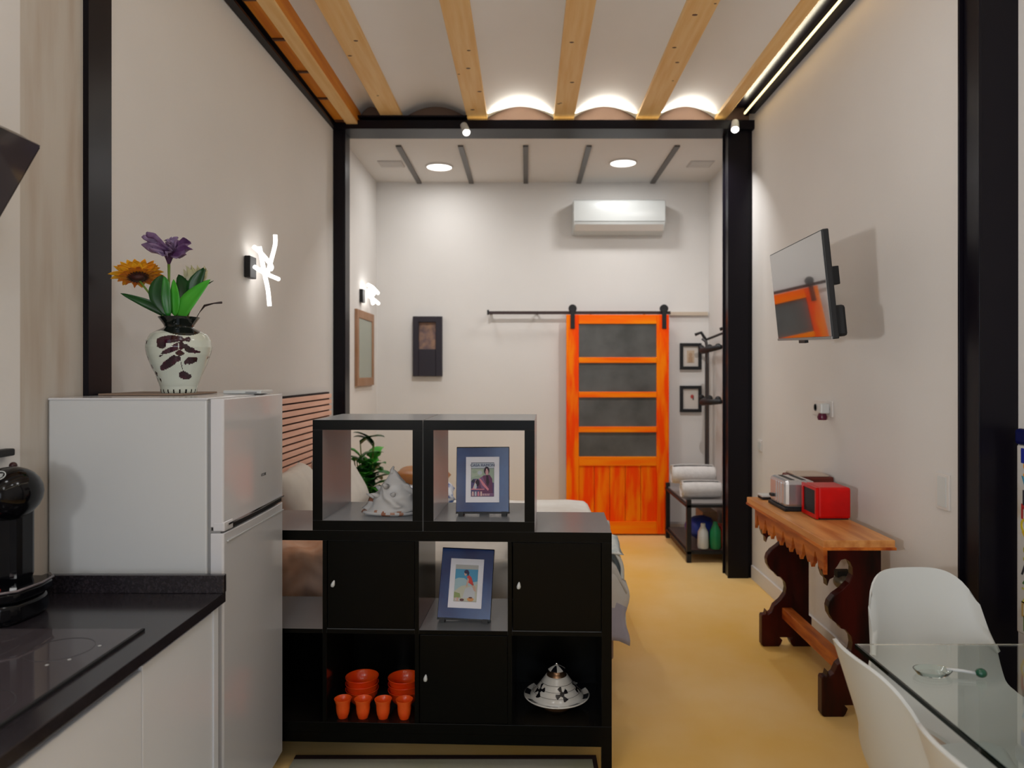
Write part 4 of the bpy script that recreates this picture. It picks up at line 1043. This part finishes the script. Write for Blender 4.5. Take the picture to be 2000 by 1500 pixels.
for (tp, sd, wd, sdn) in ((V3(293, 470, -.03), (.2, .9, .45), .075, 1.), (V3(318, 478, .03), (1, .2, 0), .06, 2.2), (V3(345, 470, .0), (1, .3, 0), .05, 3.1), (V3(378, 492, -.03), (.25, .9, .35), .08, 4.), (V3(362, 484, .03), (.7, .5, .2), .07, 5.), (V3(310, 492, -.055), (.9, .1, -.3), .05, 6.), (V3(350, 494, -.06), (.9, -.1, .2), .05, 7.2), (V3(330, 480, .0), (.8, .5, 0), .045, .4)):
    obj('petal', ruffle(S0, tp, sd, wd, sdn), M['petal_p'], pf, smooth=True, solid=.0008)
# pale bloom behind
cf = thing('cream_flower', 'pale yellow green bloom behind the leaves of the bouquet', 'flower', (VX, VY, ZV), group='flowers in the vase')
b = NB(); tube(b, [V3(352, 640, .03), V3(360, 600, .05), V3(368, 565, .06)], .003, 8); obj('stem', b, M['stem'], cf, smooth=True)
for k in range(7):
    a = 2*PI*k/7; base = V3(368, 568, .06); tip = base+Vector((.030*math.cos(a), .030*math.sin(a), .080))
    obj('petal', ruffle(base, tip, (-math.sin(a), math.cos(a), 0), .040, k, .004, 8), M['petal_w'], cf, smooth=True, solid=.0006)
b = NB(); tube(b, [V3(372, 635, .02), V3(385, 612, .02), V3(400, 600, .0), V3(420, 596, -.01), V3(438, 595, -.02)], [.0015, .0012, .004, .0022, .004], 8)
tw = thing('dark_twig', 'thin dark twig sticking out at the right of the bouquet', 'twig', (VX, VY, ZV)); obj('twig_stem', b, M['twig'], tw, smooth=True)
# foliage, one sprig
fo = thing('green_foliage', 'green artificial leaves around the flowers in the vase', 'leaves', (VX, VY, ZV))
b = NB(); tube(b, [V3(350, 640, 0), V3(350, 612, 0)], .012, 10); obj('stem', b, M['stem'], fo)
def lf(p, wd, m, side=(1, .2, 0), n=9, shape=.7, fold=.25):
    b = NB(); leaf(b, [V3(*q) for q in p], side, wd, n=n, shape=shape, fold=fold); obj('leaf', b, M[m], fo, smooth=True, solid=.001)
lf([(335, 622, 0), (312, 605, -.02), (285, 592, -.04), (252, 579, -.05)], .036, 'greend', (.35, -.3, 1))
lf([(340, 625, -.03), (322, 590, -.04), (320, 560, -.035), (326, 542, -.03)], .055, 'greend', (1, .1, 0), shape=.8)
lf([(340, 625, -.035), (338, 590, -.045), (336, 560, -.04), (330, 545, -.03)], .030, 'green', (1, .3, 0))
lf([(352, 622, .01), (355, 585, .02), (350, 560, .03), (338, 536, .04)], .055, 'greend', (.9, .3, .4), shape=.9)
lf([(348, 622, -.02), (352, 595, -.03), (350, 570, -.03), (345, 550, -.02)], .034, 'greenl', (1, -.1, .1))
lf([(355, 625, -.02), (375, 600, -.035), (398, 575, -.04), (421, 552, -.04)], .062, 'greenl', (.6, -.2, -.65), shape=.62)
lf([(365, 600, .0), (378, 585, .0), (400, 560, .0), (420, 552, -.01)], .040, 'greend', (.5, .5, .6), shape=.8)
lf([(362, 615, .02), (372, 580, .02), (378, 550, .02), (392, 524, .02)], .055, 'greend', (1, .1, .2), shape=1.5)
lf([(345, 622, .0), (325, 600, .01), (308, 585, .02), (300, 577, .03)], .012, 'greend', (.3, .1, 1))

# ------------------------------------------------------------------ kitchen counter
CXF, CYE, CH = -.887, 2.116, .86
wt = thing('worktop', 'black stone kitchen worktop with upstand at the far end', 'worktop', (-1.17, .35, .82))
b = NB(); box(b, -1.455, CXF, YB+.1, CYE, CH-.030, CH); obj('slab', b, M['stone'], wt, world=True, bevel=.0015)
b = NB(); box(b, -1.42, CXF+.002, CYE-.020, CYE, CH, CH+.053); obj('upstand', b, M['stone'], wt, world=True, bevel=.002)
b = NB(); box(b, -1.455, -1.435, YB+.1, 2.05, CH, CH+.053); obj('wall_upstand', b, M['stone'], wt, world=True, bevel=.002)
ys = [CYE-.006, 1.70, 1.10, .50, -.10, -.70, -1.30]
labs = ['narrow white base cabinet nearest the fridge', 'white base cabinet next to the narrow one, under the hob', 'white base cabinet under the worktop, left corner of the photo']
for i in range(len(ys)-1):
    y1, y0 = ys[i], ys[i+1]
    lb = labs[i] if i < 3 else ['white base cabinet just behind the camera position', 'white base cabinet second from the kitchen window wall', 'white base cabinet beside the kitchen window wall'][i-3]
    t = thing('base_cabinet', lb, 'cabinet', (-1.17, (y0+y1)/2, 0), group='white base cabinets')
    b = NB(); box(b, -1.45, CXF-.045, y0, y1, .10, CH-.031); obj('carcass', b, M['cab'], t, world=True)
    b = NB(); box(b, -1.40, CXF-.08, y0, y1, 0, .10); obj('plinth', b, M['cab'], t, world=True)
    b = NB(); box(b, CXF-.043, CXF-.024, y0+.002, y1-.002 if i else y1-.03, .11, CH-.060 if i else CH-.050); dd = obj('door', b, M['cab'], t, world=True, bevel=.0015)
    b = NB(); box(b, CXF-.044, CXF-.034, y0, y1, CH-.058, CH-.032); obj('grip_channel', b, M['grey'] if i else M['blackmat'], t, world=True)
    if i == 0:
        b = NB(); box(b, CXF-.044, CXF-.020, y1-.028, y1, .0, CH-.032); obj('end_panel', b, M['cab'], t, world=True)
hb_ = thing('glass_hob', 'black glass hob with a dark right edge lying in the stone worktop', 'hob', (-1.18, 1.5, CH))
b = NB(); box(b, -1.395, -.962, 1.20, 1.793, CH+.0005, CH+.006); obj('hob_glass', b, M['hob'], hb_, world=True, bevel=.001)
b = NB(); box(b, -.962, -.955, 1.20, 1.795, CH+.0005, CH+.0065); obj('edge_bevel', b, M['blackmat'], hb_, world=True)
for x, y, r in ((-1.28, 1.66, .09), (-1.08, 1.66, .07), (-1.08, 1.36, .09), (-1.29, 1.36, .07)):
    b = NB(); lathe(b, [(r, .0062), (r+.0016, .0062), (r+.0016, .0066), (r, .0066)], (x, y, CH), seg=48); obj('cooking_ring', b, mat('ring_grey', (.07, .065, .07), .2), hb_, world=True)
b = NB()
for x, y in ((-1.02, 1.60), (-1.0, 1.68), (-1.05, 1.57)): lathe(b, [(0, .0066), (.004, .0066)], (x, y, CH), seg=10)
obj('printed_marks', b, M['white_plastic'], hb_, world=True)

# coffee machine
cm = thing('coffee_machine', 'glossy black capsule coffee machine at the left edge on the worktop', 'coffee machine', (-1.366, 1.95, CH))
G = M['blackgloss']
b = NB(); prism(b, [(-.085, -.03), (-.07, -.12), (-.03, -.15), (.03, -.15), (.064, -.12), (.074, -.05), (.066, .0), (.04, .03), (-.05, .03), (-.085, .0)], 'z', 0, .055); obj('body_base', b, G, cm, smooth=30, bevel=.012)
b = NB(); prism(b, [(-.088, -.03), (-.073, -.125), (-.03, -.158), (.03, -.158), (.070, -.125), (.081, -.05), (.073, .005), (.045, .035), (-.05, .035), (-.080, .005)], 'z', .058, .088); obj('drip_tray', b, G, cm, smooth=30, bevel=.008)
b = NB(); pr = [(-.03, -.160), (.03, -.160), (.071, -.127), (.082, -.05), (.074, .007), (.045, .037)]
tube(b, [(p[0], p[1], .090) for p in pr], .0035, 8); obj('tray_rim', b, mat('pewter', (.20, .17, .18), .25, metal=.6), cm, smooth=True)
b = NB(); box(b, -.05, .020, -.055, .025, .08, .34); obj('column', b, G, cm, bevel=.02)
b = NB(); ball(b, (-.008, -.045, .325), .073, 36, (.98, 1.25, .98)); obj('head', b, G, cm, smooth=True)
b = NB(); ball(b, (-.03, .0, .393), .010, 12); obj('top_lever', b, mat('dark_red_knob', (.03, .004, .004), .4), cm, smooth=True)
b = NB(); box(b, -.012, .02, -.150, -.115, .088, .092); obj('tray_mark', b, M['redp'], cm)
def badge(name, c, nrm, r, sq, mats):
    nrm = Vector(nrm).normalized(); q = nrm.to_track_quat('Z', 'Y').to_matrix().to_4x4(); b = NB()
    vs = lathe(b, [(r, 0), (r, .0012), (r*.88, .0012), (r*.88, 0)], seg=32)
    for v in vs: v.co.y *= sq
    for k, (w_, h_, y_) in enumerate(((.62, .12, .32), (.60, .10, .08), (.66, .10, -.14), (.55, .08, -.36))):
        vs = box(b, -r*w_, r*w_*.9, r*(y_-h_/2)*sq, r*(y_+h_/2)*sq, 0, .0012)
    xf(b.verts, Matrix.Translation(c) @ q); obj(name, b, M['white_plastic'], cm)
badge('round_badge', (.004, -.100, .380), (.15, -.60, .75), .016, 1, None)
b = NB(); vs = lathe(b, [(.013, 0), (.013, .001), (.0, .001)], seg=28); 
for v in vs: v.co.y *= .42
xf(b.verts, Matrix.Translation((.018, -.153, .040)) @ Matrix.Rotation(math.radians(12), 4, 'Y') @ Matrix.Rotation(PI/2, 4, 'X')); obj('oval_badge', b, M['chrome'], cm)

# hood
hd = thing('extractor_hood', 'slanted black glass extractor hood at the upper left edge', 'extractor hood', (-1.33, 1.45, 1.6))
b = NB(); prism(b, [(-1.195, CZ+.55), (-1.455, CZ+.10), (-1.455, CZ+.58), (-1.24, CZ+.58)], 'y', 1.15, 1.765); obj('hood_body', b, M['blackgloss'], hd, world=True, bevel=.003)
b = NB(); prism(b, [(-1.19, CZ+.552), (-1.195, CZ+.556), (-1.452, CZ+.11), (-1.447, CZ+.106)], 'y', 1.16, 1.755); obj('glass_front', b, M['hob'], hd, world=True)
b = NB(); box(b, -1.453, -1.425, 1.55, 2.0, CZ-.235, CZ-.215); tag(obj('wall_rail', b, M['blackmat'], bevel=.004), 'short black rail on the kitchen wall above the coffee machine', 'rail')

# ------------------------------------------------------------------ dining table and chairs
tb = thing('dining_table', 'clear glass dining table with a dark edge at the lower right', 'table', (1.28, 1.40, 0))
b = NB(); box(b, .922, 1.63, .72, 2.0, .738, .749); gt = obj('glass_top', b, M['glass'], tb, world=True)
b = NB(); box(b, .916, .921, .72, 2.0, .738, .7492); obj('glass_edge', b, M['glassedge'], tb, world=True)
b = NB(); lathe(b, [(0, 0), (.13, 0), (.13, .012), (.05, .03), (.035, .06), (.035, .70), (.09, .735), (0, .737)], (1.44, .95, 0), seg=32); obj('pedestal', b, M['white_plastic'], tb, world=True, smooth=40)

def make_chair(label):
    t = thing('shell_chair', label, 'chair', (0, 0, 0), 0, 'white shell chairs at the glass table')
    prof = [(.215, .405), (.222, .425), (.19, .440), (.12, .440), (.04, .428), (-.05, .418), (-.12, .425), (-.17, .455), (-.20, .51), (-.222, .58), (-.24, .66), (-.258, .74), (-.275, .815), (-.279, .83)]
    hw = [.150, .185, .205, .220, .228, .232, .235, .232, .225, .215, .205, .192, .165, .110]
    m_ = len(prof)-1
    def sm(arr, s):
        i = min(int(s), m_-1); f = s-i
        return arr, i, f
    def cr(a, b_, c, d, f): return .5*((2*b_)+(-a+c)*f+(2*a-5*b_+4*c-d)*f*f+(-a+3*b_-3*c+d)*f**3)
    def val(fn, s):
        i = min(int(s), m_-1); f = s-i
        return cr(fn(max(i-1, 0)), fn(i), fn(i+1), fn(min(i+2, m_)), f)
    def f(u, v):
        k = 2*u-1; s = v*m_
        y = val(lambda i: prof[i][0], s); z = val(lambda i: prof[i][1], s); h = val(lambda i: hw[i], s)
        if v > .70:   # rounded top outline: the rows rise less towards the sides
            tt = (v-.70)/.30; h0 = val(lambda i: prof[i][1], .70*m_); y0 = val(lambda i: prof[i][0], .70*m_)
            hh = val(lambda i: hw[i], .70*m_); h = hh+(.200-hh)*tt
            kk = abs(k); top = .835-h0
            rise = top*(max(0, 1-kk**4.2))**(1/2.6)
            z = h0+tt*rise; y = y0-(y0+.282)*-1*0-.075*(tt*rise/top)
        seat = max(0, 1-abs(v-.42)/.42)
        back = max(0, min(1, (v-.45)/.3))
        z += (abs(k)**2.6)*(.055*(1-back))*(1 if v > .1 else v*10)
        y += (abs(k)**2.2)*(.075*back*(1-.25*max(0, v-.8)*5))
        return (k*h, y, z)
    b = NB(); grid(b, f, 28, 56, thick=.009)
    sh = obj('seat_shell', b, M['chair'], t, smooth=50)
    for sx_ in (-1, 1):
        for sy_ in (-1, 1):
            b = NB(); tube(b, [(sx_*.13, sy_*.11-.0, .405), (sx_*.215, sy_*.205-.0, 0)], [.014, .011], 12); obj('leg', b, M['beech'], t, smooth=True)
    b = NB()
    tube(b, [(-.15, -.13, .32), (.15, .13, .22)], .004, 6); tube(b, [(.15, -.13, .32), (-.15, .13, .22)], .004, 6)
    tube(b, [(-.12, -.10, .40), (.12, -.10, .40)], .006, 6); tube(b, [(-.12, .10, .40), (.12, .10, .40)], .006, 6)
    obj('wire_brace', b, M['blackmat'], t)
    return t
ch = make_chair('white shell chair facing the camera at the far end of the glass table')
ch.location = (1.335, 2.17, 0); ch.rotation_euler = (0, 0, PI+.06)
c2 = copy_tree(ch); c2['label'] = 'white shell chair on the left side of the glass table, seen from behind'
c2.location = (1.065, 1.725, 0); c2.rotation_euler = (0, 0, -PI/2+.02)
c3 = copy_tree(ch); c3['label'] = 'white shell chair cut by the lower photo edge, nearest the camera'
c3.location = (1.035, 1.275, 0); c3.rotation_euler = (0, 0, -PI/2)

t = thing('glass_dish', 'clear glass spoon dish with a green ball end on the glass table', 'dish', (1.02, 1.80, .7495))
b = NB(); lathe(b, [(0, .002), (.035, .002), (.045, .012), (.047, .012), (.037, 0), (0, 0)], seg=32, squash=(1, .7)); obj('bowl', b, M['glass'], t, smooth=40)
b = NB(); tube(b, [(.035, 0, .012), (.07, -.01, .012), (.098, -.02, .010)], .004, 8); obj('handle', b, M['white_plastic'], t, smooth=True)
b = NB(); ball(b, (.108, -.022, .012), .0125, 16, (1.1, 1, .9)); obj('green_tip', b, mat('green_glass', (.005, .08, .04), .1, coat=.3), t, smooth=True)

# painted board on the near right wall
pb = thing('painted_board', 'tall painted board with colourful lettering at the right photo edge', 'board', (1.70, 2.36, .55))
b = NB(); box(b, 1.675, 1.70, 2.10, 2.45, .62, 1.26); obj('board', b, mat('board_white', (.55, .53, .50), .5, var=(.42, .30, .16), scale=7, contrast=(.5, .8)), pb, world=True, bevel=.006)
b = NB(); box(b, 1.668, 1.70, 2.09, 2.455, 1.26, 1.315); obj('blue_cap', b, mat('cap_blue', (.004, .006, .06), .3), pb, world=True, bevel=.012)
b = NB(); box(b, 1.673, 1.675, 2.12, 2.425, 1.20, 1.25); obj('blue_field', b, mat('field_blue', (.01, .02, .25), .4), pb, world=True)
rb = random.Random(9); cols = [(.70, .30, .02), (.05, .25, .40), (.02, .02, .03), (.40, .02, .02), (.60, .45, .02), (.65, .42, .02), (.35, .35, .03), (.02, .02, .03), (.05, .15, .04), (.55, .50, .10), (.45, .30, .10), (.10, .20, .05)]
letters = 'SVRNOYSA4ZDE'
for k, cc in enumerate(cols):
    text('painted_letter', letters[k], .075, flat('paint_%d' % k, cc), pb, Matrix.Translation((1.674-pb.location.x, 2.40-pb.location.y, 1.175-.047*k-pb.location.z)) @ Matrix.Rotation(-PI/2, 4, 'Z') @ Matrix.Rotation(PI/2, 4, 'X'), depth=.001)
